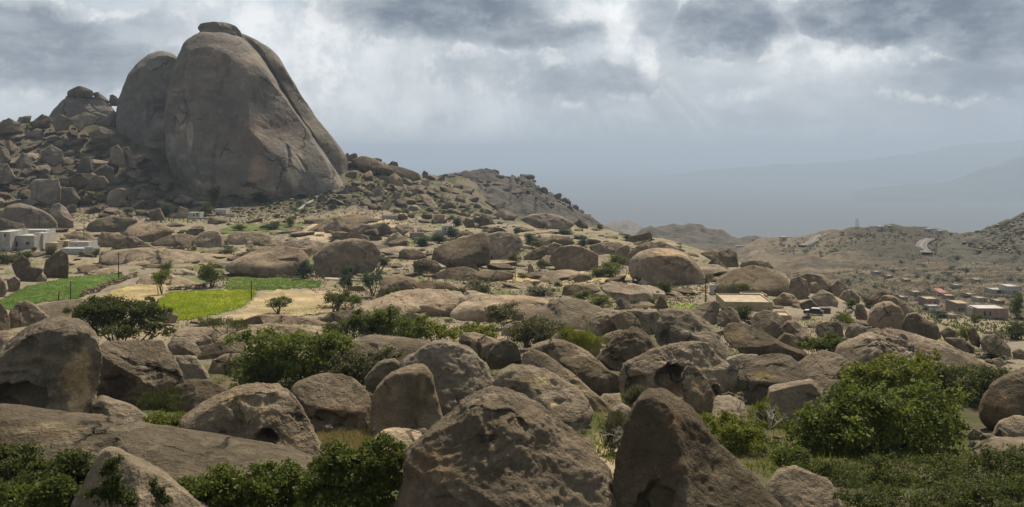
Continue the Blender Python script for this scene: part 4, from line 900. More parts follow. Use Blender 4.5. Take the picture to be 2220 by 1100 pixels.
      ('T', "340,320 400,265 462,300 456,375 370,382", 'rounded boulder under the left side of the rock peak', dict(D=640)),
      ('T', "448,300 560,253 660,290 630,335 565,350 530,385 475,330", 'bulging boulder at the foot of the rock peak', dict(D=636)),
      ('T', "275,510 340,468 412,510 424,575 360,618 285,580", 'pale round boulder high on the talus slope', dict(D=588)),
      ('T', "100,590 150,523 212,550 210,620 120,632", 'round boulder left of the pale one on the talus slope', dict(D=580)),
      ('T', "503,640 540,558 602,558 618,650 560,672 510,660", 'upright oval boulder in the middle of the talus slope', dict(D=574)),
      ('T', "724,500 780,468 812,510 844,610 800,622 735,590", 'tall finger-like boulder below the smaller dome', dict(D=590)),
      ('T', "800,500 850,480 900,560 910,630 850,620", 'dark leaning slab right of the finger-like boulder', dict(D=594)),
      ('T', "200,730 236,700 388,698 404,760 398,870 300,862 206,815", 'large square-cut boulder near the bottom of the talus slope', dict(D=542, box=3.4, lean=.15)),
      ('T', "448,700 500,663 605,663 645,700 560,748 465,740", 'flat-topped boulder above the pale blocks of the talus slope', dict(D=556)),
      ('T', "572,730 620,678 692,678 726,722 700,770 595,768", 'broad boulder in the lower talus slope', dict(D=550)),
      ('T', "703,860 716,790 770,757 836,763 830,860 750,895", 'bright-topped boulder low on the talus slope above the lens-shaped boulder', dict(D=534)),
      ('T', "-30,610 0,598 52,598 104,685 65,730 -30,735", 'smooth boulder at the left edge of the talus slope', dict(D=560)),
      ('T', "-35,490 0,478 52,500 74,575 42,612 -35,612", 'upper smooth boulder at the left edge of the talus slope', dict(D=585)),
      ('T', "612,650 700,598 756,630 748,710 680,695", 'slanted boulder under the finger-like boulder', dict(D=566)),
      ('T', "398,850 416,750 490,758 536,835 490,882 405,872", 'dark wedge beside the large square-cut boulder', dict(D=538)),
      ('T', "1140,845 1200,798 1290,830 1225,862", 'flat boulder below the foot of the great dome', dict(D=552)),
      ('T', "1150,975 1190,878 1246,898 1240,975", 'pale pointed boulder beside the small white farmhouse', dict(D=520, mat=ROCK_PALE)),
      ('T', "990,915 1060,888 1090,950 1086,990 995,985", 'pale rounded boulder left of the small white farmhouse', dict(D=522, mat=ROCK_PALE)),
      ('T', "-20,330 60,293 135,330 158,390 60,402 -20,395", 'broad boulder on the crest at the left edge', dict(D=640)),
      ('T', "190,335 280,268 340,290 330,360 225,362", 'boulder on the crest left of the rock peak', dict(D=645)),
      ('T', "580,395 670,348 768,390 735,430 615,440", 'flat boulder in front of the rock peak', dict(D=625)),
      # slope right of the great dome
      ('W', "200,100 300,60 400,90 480,130 600,150 720,190 740,250 600,240 450,200 300,170", 'long ridge of smooth rock on the crest right of the great dome', dict(D=672, lean=.5)),
      ('W', "745,200 760,172 792,190 788,230 755,232", 'single block standing on the crest of the right ridge', dict(D=672, lean=.0)),
      ('W', "490,130 520,102 562,112 572,160 520,165", 'round boulder on the crest of the right ridge', dict(D=670, lean=.1)),
      ('W', "380,100 410,78 445,90 440,120 395,122", 'flat stone on the crest of the right ridge near the great dome', dict(D=672, lean=.1)),
      ('W', "165,60 180,40 198,50 192,85 170,85", 'small block touching the great dome at the crest', dict(D=668, lean=.1)),
      ('W', "480,230 540,190 600,240 604,290 520,285", 'tan smooth boulder on the upper right slope', dict(D=640, mat=ROCK_PALE)),
      ('W', "380,330 420,260 470,330 455,385 400,370", 'dark slanted slab in the middle of the right slope', dict(D=600)),
      ('W', "510,395 540,325 580,340 590,400 545,418", 'dark upright boulder on the right slope', dict(D=590)),
      ('W', "720,350 800,360 870,450 850,470 760,420", 'long bare slab running down the right slope', dict(D=580, mat=ROCK_PALE, lean=.9)),
      ('W', "890,440 930,415 985,420 980,455 900,462", 'low brown boulder at the foot of the right slope', dict(D=540)),
      ('W', "1050,560 1080,530 1130,540 1150,600 1075,605", 'rounded boulder below the far ridge', dict(D=440)),
      ('W', "1150,540 1200,500 1270,520 1290,575 1180,590", 'hollowed boulder right of the rounded one below the far ridge', dict(D=436, dents=[(1215, 555, 35, 15, .1)])),
      ('W', "1480,540 1560,505 1680,495 1800,520 1900,570 1850,610 1600,600", 'broad rock dome with a small pink building on its left shoulder', dict(D=452, lean=.7)),
      ('W', "1890,570 1930,540 1990,580 1995,612 1920,600", 'dark pointed boulder right of the broad rock dome', dict(D=440)),
      ('W', "1640,720 1720,660 1850,670 1900,720 1800,740", 'smooth grey boulder among blue-green trees', dict(D=392, lean=.6)),
      ('W', "1270,510 1330,470 1400,480 1480,520 1400,540", 'sloping rock ledge at the foot of the far ridge', dict(D=520, lean=.6))]
for z, s, lab, kw in MB:
    d = kw.get('D')
    m = kw.pop('mat', None) or (ROCK_TALUS if (d or 0) > 430 else ROCK_MID)
    rock(z, s, lab, mat=m, **kw)


# ------------------------------------------------------------------ loose boulders and rubble
def proto_rock(seed, flat=.75, lvl=4):
    I, Fc = ico(lvl); rs = np.random.RandomState(seed)
    e = .82; P = np.sign(I) * np.abs(I) ** e
    P = P / np.abs(P).max()
    for i in range(11):
        n = rs.normal(size=3); n /= np.linalg.norm(n)
        P = P - (np.maximum(0, P @ n - rs.uniform(.45, .85)) * .97)[:, None] * n
    q = P + rs.uniform(-30, 30, 3)
    P = P * (1 + .16 * fbm(q * 1.1, 3, seed=seed % 20) + .03 * (1 - 2 * np.abs(fbm(q * 3, 3, seed=4))))[:, None]
    P = P * np.array([1, .9, flat])
    return P, Fc
PROT = [proto_rock(300 + i, [.8, .7, .95, .6, .85, .5, .75, .65, 1.1, .55][i]) for i in range(10)]
PMESH = {}
def proto_mesh(i, mat):
    if (i, mat.name) not in PMESH:
        me = mesh('boulder', PROT[i][0], PROT[i][1], True, np.ones((len(PROT[i][0]), 3))); me.materials.append(mat)
        PMESH[(i, mat.name)] = me
    return PMESH[(i, mat.name)]
LOW1 = [proto_rock(600 + i, .7, 1) for i in range(8)]
LOW = [proto_rock(400 + i, .7, 2) for i in range(8)]
def inside(poly, p):
    x, y = p; r = False; n = len(poly)
    for i in range(n):
        x1, y1 = poly[i]; x2, y2 = poly[(i + 1) % n]
        if (y1 > y) != (y2 > y) and x < (x2 - x1) * (y - y1) / (y2 - y1) + x1: r = not r
    return r
def region_pts(poly, n, rnd):
    xs = [p[0] for p in poly]; ys = [p[1] for p in poly]; out = []
    while len(out) < n:
        p = (rnd.uniform(min(xs), max(xs)), rnd.uniform(min(ys), max(ys)))
        if inside(poly, p): out.append(p)
    return out
def scatter(poly, n, smin, smax, keep, label, group, mat, seed, rub_name='rubble', flat=1.0, power=2.6, hillobj=None, gap=.55):
    rnd = random.Random(seed); taken = []; big = []; rest = []
    cand = [(smin + (smax - smin) * rnd.random() ** power, p) for p in region_pts(poly, n * 2, rnd)]
    cand.sort(reverse=True)
    for s, p in cand:
        if len(taken) >= n: break
        ok = True
        for (q, t) in taken:
            if (p[0] - q[0]) ** 2 + ((p[1] - q[1]) * 1.6) ** 2 < (gap * (s + t)) ** 2 * .8: ok = False; break
        if not ok: continue
        taken.append((p, s))
    Vs, Fs, off = [], [], 0
    for k, (p, s) in enumerate(taken):
        g = on_ground(*p) if hillobj is None else hillobj.at(*p)
        r = s * .5 * g[1] / F
        rz = rnd.uniform(0, 6.28); sc = (r * rnd.uniform(.85, 1.25), r * rnd.uniform(.85, 1.25), r * rnd.uniform(.75, 1.15) * flat)
        tilt = (rnd.uniform(-.4, .4), rnd.uniform(-.4, .4))
        if k < keep:
            o = obj('boulder', proto_mesh(rnd.randrange(10), mat), loc=(g[0], g[1], g[2] + r * .08 * flat))
            o.rotation_euler = (tilt[0], tilt[1], rz); o.scale = sc
            tag(o, label, 'boulder', group)
        else:
            P, Fc = (LOW if s > 8 else LOW1)[rnd.randrange(8)]
            if s > 24: P, Fc = PROT[rnd.randrange(10)] if s > 46 else proto3[rnd.randrange(4)]
            c, sn = math.cos(rz), math.sin(rz)
            Q = P * np.array(sc); Q = np.stack([Q[:, 0] * c - Q[:, 1] * sn, Q[:, 0] * sn + Q[:, 1] * c, Q[:, 2]], 1) + g + [0, 0, r * .08 * flat]
            Vs.append(Q); Fs.append(Fc + off); off += len(Q)
    if Vs:
        V = np.concatenate(Vs)
        tn = 1 + .22 * pn(V / 9.0, 3)[:, None] * np.array([1, 1, 1.05])
        me = mesh(rub_name, V, np.concatenate(Fs), True, tn)
        tag(obj(rub_name, me, mat), 'loose broken stones and rubble', None, None, 'stuff')
proto3 = [proto_rock(500 + i, .8, 3) for i in range(4)]
scatter([(-40, 268), (110, 252), (250, 330), (262, 400), (300, 330), (375, 420), (440, 445), (380, 472), (160, 478), (-40, 470)], 900, 6, 44, 70,
        'rounded grey boulder heaped among others on the talus slope below the domes', 'boulders heaped on the talus slope', ROCK_TALUS, 1, power=2.2, gap=.40)
scatter([(738, 372), (752, 338), (850, 355), (940, 382), (1010, 415), (1110, 470), (1100, 492), (950, 482), (800, 455), (690, 440), (760, 400)], 700, 5, 34, 30,
        'weathered boulder among scrub on the slope right of the great dome', 'boulders on the slope right of the great dome', ROCK_TALUS, 2, power=2.2, gap=.42)
scatter([(400, 440), (500, 424), (620, 428), (740, 400), (760, 450), (640, 470), (440, 470)], 320, 3, 14, 0, '', '', ROCK_TALUS, 3, gap=.4)
scatter([(560, 490), (900, 470), (1300, 500), (1480, 520), (1300, 560), (1000, 560), (700, 560)], 420, 4, 38, 24,
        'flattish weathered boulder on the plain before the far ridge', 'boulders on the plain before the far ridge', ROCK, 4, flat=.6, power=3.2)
scatter([(780, 580), (1350, 580), (1500, 640), (1500, 680), (900, 690), (760, 660)], 260, 4, 30, 12,
        'low weathered rock on the stony terraces', 'low rocks on the stony terraces', ROCK_PALE, 5, flat=.5, power=3)
scatter([(560, 480), (1000, 480), (1480, 530), (1560, 600), (1500, 640), (1200, 620), (900, 600), (760, 560), (560, 530)], 420, 10, 64, 0, '', '', ROCK_MID, 21, flat=.62, power=2.0, gap=.5)
scatter([(780, 590), (1400, 600), (1540, 680), (1700, 720), (1300, 720), (900, 705), (760, 690)], 280, 12, 74, 0, '', '', ROCK_PALE, 22, flat=.42, power=1.8, gap=.52)
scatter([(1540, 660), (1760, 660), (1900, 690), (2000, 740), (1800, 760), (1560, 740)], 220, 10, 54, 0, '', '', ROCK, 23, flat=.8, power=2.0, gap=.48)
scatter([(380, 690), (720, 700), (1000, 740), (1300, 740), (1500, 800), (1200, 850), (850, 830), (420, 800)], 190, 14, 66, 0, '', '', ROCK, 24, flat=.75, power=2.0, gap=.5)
scatter([(0, 500), (560, 480), (560, 570), (330, 600), (0, 590)], 110, 10, 50, 0, '', '', ROCK_MID, 25, flat=.6, power=2.2, gap=.5)
scatter([(600, 500), (1000, 495), (1480, 540), (1540, 600), (1500, 690), (1000, 690), (800, 600), (600, 570)], 120, 36, 120, 0, '', '', ROCK_PALE, 26, 'bedrock', flat=.5, power=1.6, gap=.46)
scatter([(180, 545), (480, 550), (480, 600), (330, 610), (220, 600)], 26, 24, 80, 0, '', '', ROCK_PALE, 27, 'bedrock', flat=.42, power=1.5, gap=.46)
scatter([(1640, 545), (1760, 512), (1900, 497), (2060, 505), (2200, 530), (2200, 575), (1750, 580)], 420, 2, 8, 0, '', '', ROCK_TALUS, 28, hillobj=road_hill, gap=.4)
scatter([(1320, 610), (1530, 625), (1540, 665), (1400, 660)], 170, 4, 14, 0, '', '', ROCK_PALE, 6, gap=.38)
scatter([(1530, 690), (1900, 690), (2230, 800), (2230, 830), (1900, 800), (1600, 770)], 240, 5, 30, 14,
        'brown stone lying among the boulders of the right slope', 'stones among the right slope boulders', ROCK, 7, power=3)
scatter([(0, 720), (700, 740), (1500, 760), (1900, 860), (2200, 960), (1600, 1000), (700, 1000), (300, 940), (0, 900)], 330, 6, 26, 12,
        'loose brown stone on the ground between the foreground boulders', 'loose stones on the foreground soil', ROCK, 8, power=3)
scatter([(0, 470), (180, 480), (560, 500), (560, 560), (300, 550), (0, 600)], 170, 4, 26, 10,
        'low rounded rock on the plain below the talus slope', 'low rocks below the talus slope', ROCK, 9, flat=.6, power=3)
scatter([(60, 700), (500, 690), (760, 690), (700, 730), (100, 740)], 90, 4, 18, 0, '', '', ROCK_PALE, 10, flat=.6)
scatter([(1700, 600), (2220, 560), (2220, 690), (1980, 690), (1850, 640)], 420, 2, 9, 0, '', '', ROCK_TALUS, 11, flat=.8)
scatter([(1290, 478), (950, 380), (1100, 372), (1160, 385), (1290, 470)], 260, 5, 24, 0, '', '', ROCK_TALUS, 12, hillobj=ridge, gap=.4)
scatter([(2070, 520), (2140, 495), (2225, 465), (2225, 550), (2120, 545)], 260, 3, 13, 0, '', '', ROCK_TALUS, 13, hillobj=east_hill, gap=.4)

# ------------------------------------------------------------------ plants
def tube(path, radii, sides=6):
    V, Fq = [], []
    path = [np.array(p, float) for p in path]
    for i, p in enumerate(path):
        t = path[min(i + 1, len(path) - 1)] - path[max(i - 1, 0)]; t /= max(np.linalg.norm(t), 1e-6)
        a = np.cross(t, [.3, .9, .1]); a /= max(np.linalg.norm(a), 1e-6); b = np.cross(t, a)
        for k in range(sides):
            w = 2 * math.pi * k / sides
            V.append(p + radii[i] * (math.cos(w) * a + math.sin(w) * b))
    n = len(path)
    for i in range(n - 1):
        for k in range(sides):
            Fq.append([i * sides + k, i * sides + (k + 1) % sides, (i + 1) * sides + (k + 1) % sides, (i + 1) * sides + k])
    return np.array(V), np.array(Fq)
def join(parts):
    V, Fq, o = [], [], 0
    for v, f in parts:
        V.append(v); Fq.append(f + o); o += len(v)
    return np.concatenate(V), np.concatenate(Fq)
def leaves(rs, lobes, n, leaf, cl=.16, blade=False, inner=.3, up=.35):
    """leaf faces gathered in twig clusters over a set of ellipsoid lobes"""
    lobes = [(np.array(c, float), np.array(r, float)) for c, r in lobes]
    area = np.array([(r[0] * r[1] + r[0] * r[2] + r[1] * r[2]) for c, r in lobes]); area = area / area.sum()
    ncl = max(8, n // 26)
    li = rs.choice(len(lobes), ncl, p=area)
    C = np.array([l[0] for l in lobes])[li]; Rr = np.array([l[1] for l in lobes])[li]
    d = rs.normal(size=(ncl, 3)); d[:, 2] += up; d /= np.linalg.norm(d, axis=1)[:, None]
    rad = np.where(rs.rand(ncl) < inner, rs.uniform(.25, .8, ncl), rs.uniform(.84, 1.1, ncl))
    cc = C + d * Rr * rad[:, None]
    ci = rs.randint(0, ncl, n)
    spread = Rr[ci].mean(1)[:, None] * cl + leaf * .4
    p = cc[ci] + rs.normal(size=(n, 3)) * spread * np.array([1, 1, .75])
    nrm = d[ci] * .55 + rs.normal(size=(n, 3)) * .75 + np.array([0, 0, .25]); nrm /= np.linalg.norm(nrm, axis=1)[:, None]
    t = np.cross(nrm, rs.normal(size=(n, 3))); t /= np.linalg.norm(t, axis=1)[:, None]
    b = np.cross(nrm, t)
    L = leaf * rs.uniform(.6, 1.35, n)[:, None]; W = L * (.16 if blade else .5)
    if blade:
        t = d[ci] * .5 + np.array([0, 0, .9]) + rs.normal(size=(n, 3)) * .35; t /= np.linalg.norm(t, axis=1)[:, None]
        b = np.cross(t, rs.normal(size=(n, 3))); b /= np.linalg.norm(b, axis=1)[:, None]; L = L * 1.7
    V = np.empty((n, 4, 3))
    V[:, 0] = p - t * L * .5; V[:, 1] = p + b * W * .5 + nrm * L * .06; V[:, 2] = p + t * L * .5; V[:, 3] = p - b * W * .5 + nrm * L * .06
    ct = rs.rand(ncl)[ci]
    tint = np.stack([np.clip(.55 * ct + .45 * rs.rand(n), 0, 1), np.clip(.5 * rs.rand(ncl)[ci] + .5 * rs.rand(n), 0, 1), rs.rand(n)], 1)
    return V.reshape(-1, 3), np.arange(4 * n).reshape(n, 4), np.repeat(tint, 4, 0)
def stems(rs, base, lobes, r0, fork=.35, sides=5):
    parts = []
    base = np.array(base, float)
    for c, r in lobes:
        c = np.array(c, float); b = base + np.array([rs.normal() * r0 * 2, rs.normal() * r0 * 2, 0])
        m1 = b + (c - b) * .4 + np.array([rs.normal(), rs.normal(), 0]) * r0 * 3; m1[2] = b[2] + (c[2] - b[2]) * .5
        m2 = c + np.array([rs.normal(), rs.normal(), 0]) * r[0] * .3
        parts.append(tube([b, m1, m2], [r0, r0 * .7, r0 * .3], sides))
        for k in range(3):
            d = rs.normal(size=3); d[2] = abs(d[2]) * .6; d /= np.linalg.norm(d)
            parts.append(tube([m1 + (m2 - m1) * .4, c + d * np.array(r) * .5, c + d * np.array(r) * .95], [r0 * .45, r0 * .3, r0 * .12], 4))
    return join(parts)
def shrub(lobes_px, D, base, kind, label, n, leaf, name='shrub', cat='shrub', blade=False, stem=None, seed=0, cl=.16, inner=.3, depth=.9, group=None):
    """shrub whose crown lobes are given as (column, row, half width, half height) at distance D"""
    rs = np.random.RandomState(900 + seed); s = D / F
    bp = P3(base[0], base[1], D)
    lob = []
    for px, y, rx, ry in lobes_px:
        c = P3(px, y, D) - bp; c[1] = rs.uniform(-.5, .5) * rx * s
        lob.append((c, (rx * s, rx * s * depth, ry * s)))
    main = lob; lob = []
    for c, r in main:
        r = np.array(r); lob.append((c, r * rs.uniform(.66, .82)))
        for i in range(9):
            d = rs.normal(size=3); d[2] = abs(d[2]) * .9 - .15; d[1] -= .3; d /= np.linalg.norm(d)
            lob.append((c + d * r * rs.uniform(.6, 1.12), r * rs.uniform(.14, .46)))
    g = gz(base[0], D) - bp[2]
    root = thing(name, label, cat, tuple(bp), group=group)
    V, Fq, t = leaves(rs, lob, int(n * 1.1), leaf * 1.38, cl * .62, blade, inner)
    obj('foliage', mesh('foliage', V, Fq, False, t), LEAF[kind], root)
    if stem is not False:
        r0 = stem or .035 * max(r[0] for c, r in lob)
        V, Fq = stems(rs, (0, 0, min(0, g) - .1), main[:9], r0)
        obj('stems', mesh('stems', V, Fq), BARK, root)
    return root
shrub([(1780, 1000, 80, 85), (1850, 930, 95, 85), (1960, 900, 100, 80), (2035, 960, 75, 85), (1900, 1020, 110, 80), (1835, 880, 50, 40), (1990, 1040, 90, 60), (1765, 930, 55, 45), (1900, 860, 60, 40), (2050, 1040, 50, 60)], 62, (1900, 1090), 'mid', 'very large leafy green shrub spreading beside the flat-topped trapezoid boulder', 26000, .23, seed=1, cl=.2)
shrub([(1895, 815, 55, 40), (1960, 800, 65, 30), (1855, 835, 40, 40), (2020, 790, 30, 22), (1930, 850, 70, 35)], 82, (1920, 890), 'bright', 'light green leafy shrub growing against the rubbly crusted boulder', 7000, .26, seed=2)
shrub([(2065, 830, 70, 42), (2130, 832, 55, 40), (2005, 838, 50, 36), (2090, 870, 75, 40), (2040, 880, 60, 40), (2160, 870, 40, 35)], 86, (2080, 920), 'dark', 'dark rounded shrub with fine foliage left of the overhanging boulder', 13000, .2, seed=3)
shrub([(2100, 1050, 120, 45), (2200, 1015, 70, 32), (1950, 1085, 110, 30), (2190, 1085, 90, 40), (2060, 1090, 90, 30), (2290, 1050, 80, 45)], 50, (2110, 1130), 'dark', 'soft feathery green growth in the hollow at the lower right', 22000, .12, stem=False, seed=4)
shrub([(1555, 915, 50, 32), (1600, 955, 55, 40), (1640, 985, 55, 40), (1590, 930, 60, 34), (1670, 1010, 40, 32)], 62, (1610, 1030), 'bright', 'bright feathery shrub growing down the right flank of the ridged boulder', 9000, .15, seed=5, stem=.05)
shrub([(1650, 898, 28, 26), (1665, 920, 24, 22)], 68, (1655, 945), 'bright', 'small bright shrub before the flat-topped trapezoid boulder', 1600, .22, blade=True, seed=6)
shrub([(60, 1055, 90, 45), (150, 1010, 55, 36), (20, 1010, 60, 34), (110, 1085, 90, 40), (180, 1040, 30, 40)], 44, (90, 1140), 'dark', 'dark leafy shrub under the long smooth slab, left of the pyramid boulder', 12000, .17, seed=7, cl=.2)
shrub([(40, 1090, 70, 36), (95, 1075, 50, 30)], 41, (60, 1150), 'mid', 'mid-green leafy shrub in front of the dark one at the lower left', 4500, .17, seed=8)
shrub([(238, 1025, 18, 22), (255, 1055, 26, 26), (226, 1070, 26, 22), (262, 1088, 30, 24), (250, 1000, 12, 10)], 38.4, (245, 1120), 'dark', 'creeper climbing the face of the grey pyramid boulder', 2600, .13, name='creeper', cat='creeper', seed=9, stem=.03, depth=.5)
shrub([(340, 1066, 13, 20), (346, 1088, 16, 22)], 38.5, (342, 1115), 'dark', 'small dark creeper in the notch of the grey pyramid boulder', 700, .13, name='creeper', cat='creeper', seed=10, stem=.02, depth=.5)
shrub([(480, 1050, 65, 40), (560, 1042, 65, 36), (610, 1075, 70, 45), (440, 1085, 50, 34), (640, 1040, 35, 36), (530, 1085, 80, 34), (410, 1060, 26, 24)], 43, (530, 1140), 'mid', 'leafy shrub mound between the pyramid boulder and the long slab', 14000, .16, seed=11, cl=.2)
shrub([(765, 1040, 80, 55), (825, 1005, 50, 38), (705, 1080, 60, 40), (845, 1050, 34, 46), (760, 1000, 50, 26), (790, 1085, 80, 36)], 41, (770, 1150), 'mid', 'glossy green shrub pressed against the left side of the enormous boulder', 15000, .15, seed=12, cl=.2)
shrub([(355, 925, 42, 24), (405, 928, 42, 24), (380, 915, 40, 20), (330, 938, 26, 14)], 63, (380, 955), 'bright', 'yellow-green broom bush above the long smooth slab', 6000, .13, seed=13, stem=False)
shrub([(445, 912, 34, 32), (480, 935, 38, 24), (430, 935, 34, 22), (505, 945, 22, 16)], 62, (460, 965), 'mid', 'dark green bush against the left of the boulder with the round hole', 4500, .17, seed=14)
shrub([(345, 868, 46, 18), (315, 876, 26, 12), (375, 874, 28, 14)], 72, (345, 922), 'dark', 'small umbrella acacia below the angular hollowed boulder', 3400, .14, name='acacia_tree', cat='tree', blade=True, seed=15, stem=.06)
shrub([(200, 690, 52, 32), (255, 688, 75, 36), (320, 698, 48, 32), (165, 682, 28, 16), (290, 672, 50, 20), (230, 672, 50, 18), (340, 722, 28, 24), (270, 712, 70, 22)], 122, (265, 752), 'dark', 'big dark spreading acacia with bare stems behind the cave boulder', 15000, .27, name='acacia_tree', cat='tree', seed=16, stem=.16)
shrub([(560, 800, 58, 46), (610, 760, 66, 40), (640, 828, 80, 28), (560, 740, 46, 24), (545, 835, 46, 24), (600, 800, 60, 40)], 98, (590, 862), 'mid', 'left mass of the large green thicket above the mushroom-like boulder', 13000, .26, seed=17, cl=.2)
shrub([(690, 790, 75, 42), (720, 742, 45, 20), (660, 748, 60, 22), (720, 815, 70, 30)], 96, (700, 850), 'mid', 'middle mass of the large green thicket', 9000, .26, seed=18, cl=.2)
shrub([(780, 790, 65, 32), (835, 780, 34, 24), (760, 815, 60, 28), (820, 805, 40, 24)], 95, (790, 842), 'dry', 'duller olive right part of the large green thicket', 7500, .24, seed=19)
shrub([(760, 718, 48, 24), (800, 706, 44, 26)], 142, (780, 750), 'dark', 'dark rounded bush at the left of the row behind the broad grey slab', 4200, .34, seed=20)
shrub([(845, 712, 52, 30), (840, 690, 30, 20), (890, 720, 34, 22)], 140, (850, 752), 'mid', 'tall olive-green bush in the row behind the broad grey slab', 4800, .34, seed=21)
shrub([(930, 716, 44, 22), (970, 722, 36, 18), (905, 712, 30, 18)], 143, (940, 748), 'bright', 'open bright bush in the row behind the broad grey slab', 3200, .34, seed=22)
shrub([(1035, 718, 34, 16), (1050, 724, 26, 12)], 130, (1040, 740), 'bright', 'low green bush right of the row, behind the smooth oval boulder', 1800, .3, seed=23)
shrub([(1170, 722, 60, 34), (1140, 735, 40, 26), (1200, 730, 44, 28)], 132, (1172, 765), 'dry', 'dome-shaped olive shrub between the pinkish slab and the dark boulders', 6500, .28, seed=24)
shrub([(1262, 742, 42, 24), (1240, 735, 26, 16), (1285, 748, 26, 18)], 118, (1262, 772), 'bright', 'bright green shrub beside the honeycombed boulder', 3600, .26, blade=True, seed=25)
shrub([(1092, 682, 36, 22), (1070, 686, 20, 14)], 162, (1092, 708), 'dry', 'round olive shrub in front of the long flat pinkish slab', 2600, .34, seed=26)
shrub([(490, 704, 44, 13), (460, 700, 24, 9), (520, 708, 24, 9)], 150, (498, 738), 'dark', 'thin umbrella acacia on the pale slab below the yellow field', 2200, .26, name='acacia_tree', cat='tree', blade=True, seed=27, stem=.12)
shrub([(1385, 858, 24, 22), (1370, 872, 20, 18)], 77, (1382, 890), 'dry', 'straggly dry shrub in front of the arched cave', 1100, .22, blade=True, seed=28)
shrub([(1335, 930, 26, 30), (1325, 960, 22, 24)], 60, (1332, 985), 'dry', 'tuft of dry scrub in the cleft left of the ridged boulder', 1200, .2, blade=True, seed=29)
shrub([(1782, 750, 36, 16), (1810, 742, 26, 16), (1760, 755, 22, 12)], 120, (1785, 770), 'mid', 'low green shrub left of the rubbly crusted boulder', 2400, .3, seed=30)
shrub([(2010, 1110, 110, 40), (2150, 1115, 110, 45), (1880, 1100, 60, 30), (2260, 1100, 80, 50), (2080, 1075, 80, 30)], 43.5, (2060, 1160), 'dark', 'dense low green scrub filling the hollow below the very large shrub', 20000, .11, stem=False, seed=41)
shrub([(1770, 1050, 50, 40), (1720, 1010, 34, 34), (1800, 1085, 60, 36)], 54, (1770, 1100), 'mid', 'low leafy shrub left of the very large shrub behind the rounded boulder', 6000, .17, seed=42)
shrub([(1850, 1040, 90, 24), (1985, 1028, 90, 26), (2090, 1015, 70, 26), (1930, 1058, 120, 24), (1760, 1020, 40, 24), (2180, 1000, 60, 22)], 51, (1950, 1075), 'dark', 'low weedy growth at the foot of the very large shrub', 15000, .12, stem=False, seed=43)
# middle distance: shared crowns
def proto_shrub(seed, n=2300, umb=False, leaf=.068):
    rs = np.random.RandomState(seed); lob = []
    if umb:
        for i in range(14):
            a = rs.uniform(0, 6.28); r = .42 * math.sqrt(rs.rand())
            lob.append(((r * math.cos(a), r * math.sin(a), rs.uniform(.5, .86)), (rs.uniform(.10, .2),) * 2 + (rs.uniform(.09, .17),)))
    else:
        for i in range(10):
            a = rs.uniform(0, 6.28); r = rs.uniform(0, .33); z = rs.uniform(.22, .74) * (1 - r * .7)
            lob.append(((r * math.cos(a), r * math.sin(a), z), (rs.uniform(.15, .24),) * 2 + (rs.uniform(.16, .26),)))
    V, Fq, t = leaves(rs, lob, n, leaf, .2)
    Sv, Sf = stems(rs, (0, 0, -.06), lob[:5], .03 if umb else .018, sides=4)
    me = mesh('shrub', np.concatenate([V, Sv]), np.concatenate([Fq, Sf + len(V)]), False, np.concatenate([t, np.full((len(Sv), 3), .3)]))
    mi = np.zeros(len(me.polygons), np.int32); mi[len(Fq):] = 1
    me.polygons.foreach_set('material_index', mi)
    return me
PS = {}
def shrub_mesh(i, umb, kind):
    if (i, umb, kind) not in PS:
        k0 = (i, umb)
        if k0 not in PS: PS[k0] = proto_shrub(70 + i + 20 * umb, umb=umb)
        me = PS[k0].copy(); me.materials.append(LEAF[kind]); me.materials.append(BARK); PS[(i, umb, kind)] = me
    return PS[(i, umb, kind)]
_ri = [0]
def plant(px, yb, w, h, kind='mid', umb=False, label=None, group=None, D=None, hillobj=None, name=None):
    _ri[0] += 1; rnd = random.Random(_ri[0] * 7)
    if D is not None: g = P3(px, yb, D)
    else: g = on_ground(px, yb) if hillobj is None else hillobj.at(px, yb)
    s = g[1] / F
    o = obj(name or ('acacia_tree' if umb else 'shrub'), shrub_mesh(rnd.randrange(5), umb, kind), loc=tuple(g))
    o.scale = (w * s, w * s, h * s * 1.08); o.rotation_euler = (0, 0, rnd.uniform(0, 6.28))
    return tag(o, label, 'tree' if umb else 'shrub', group)
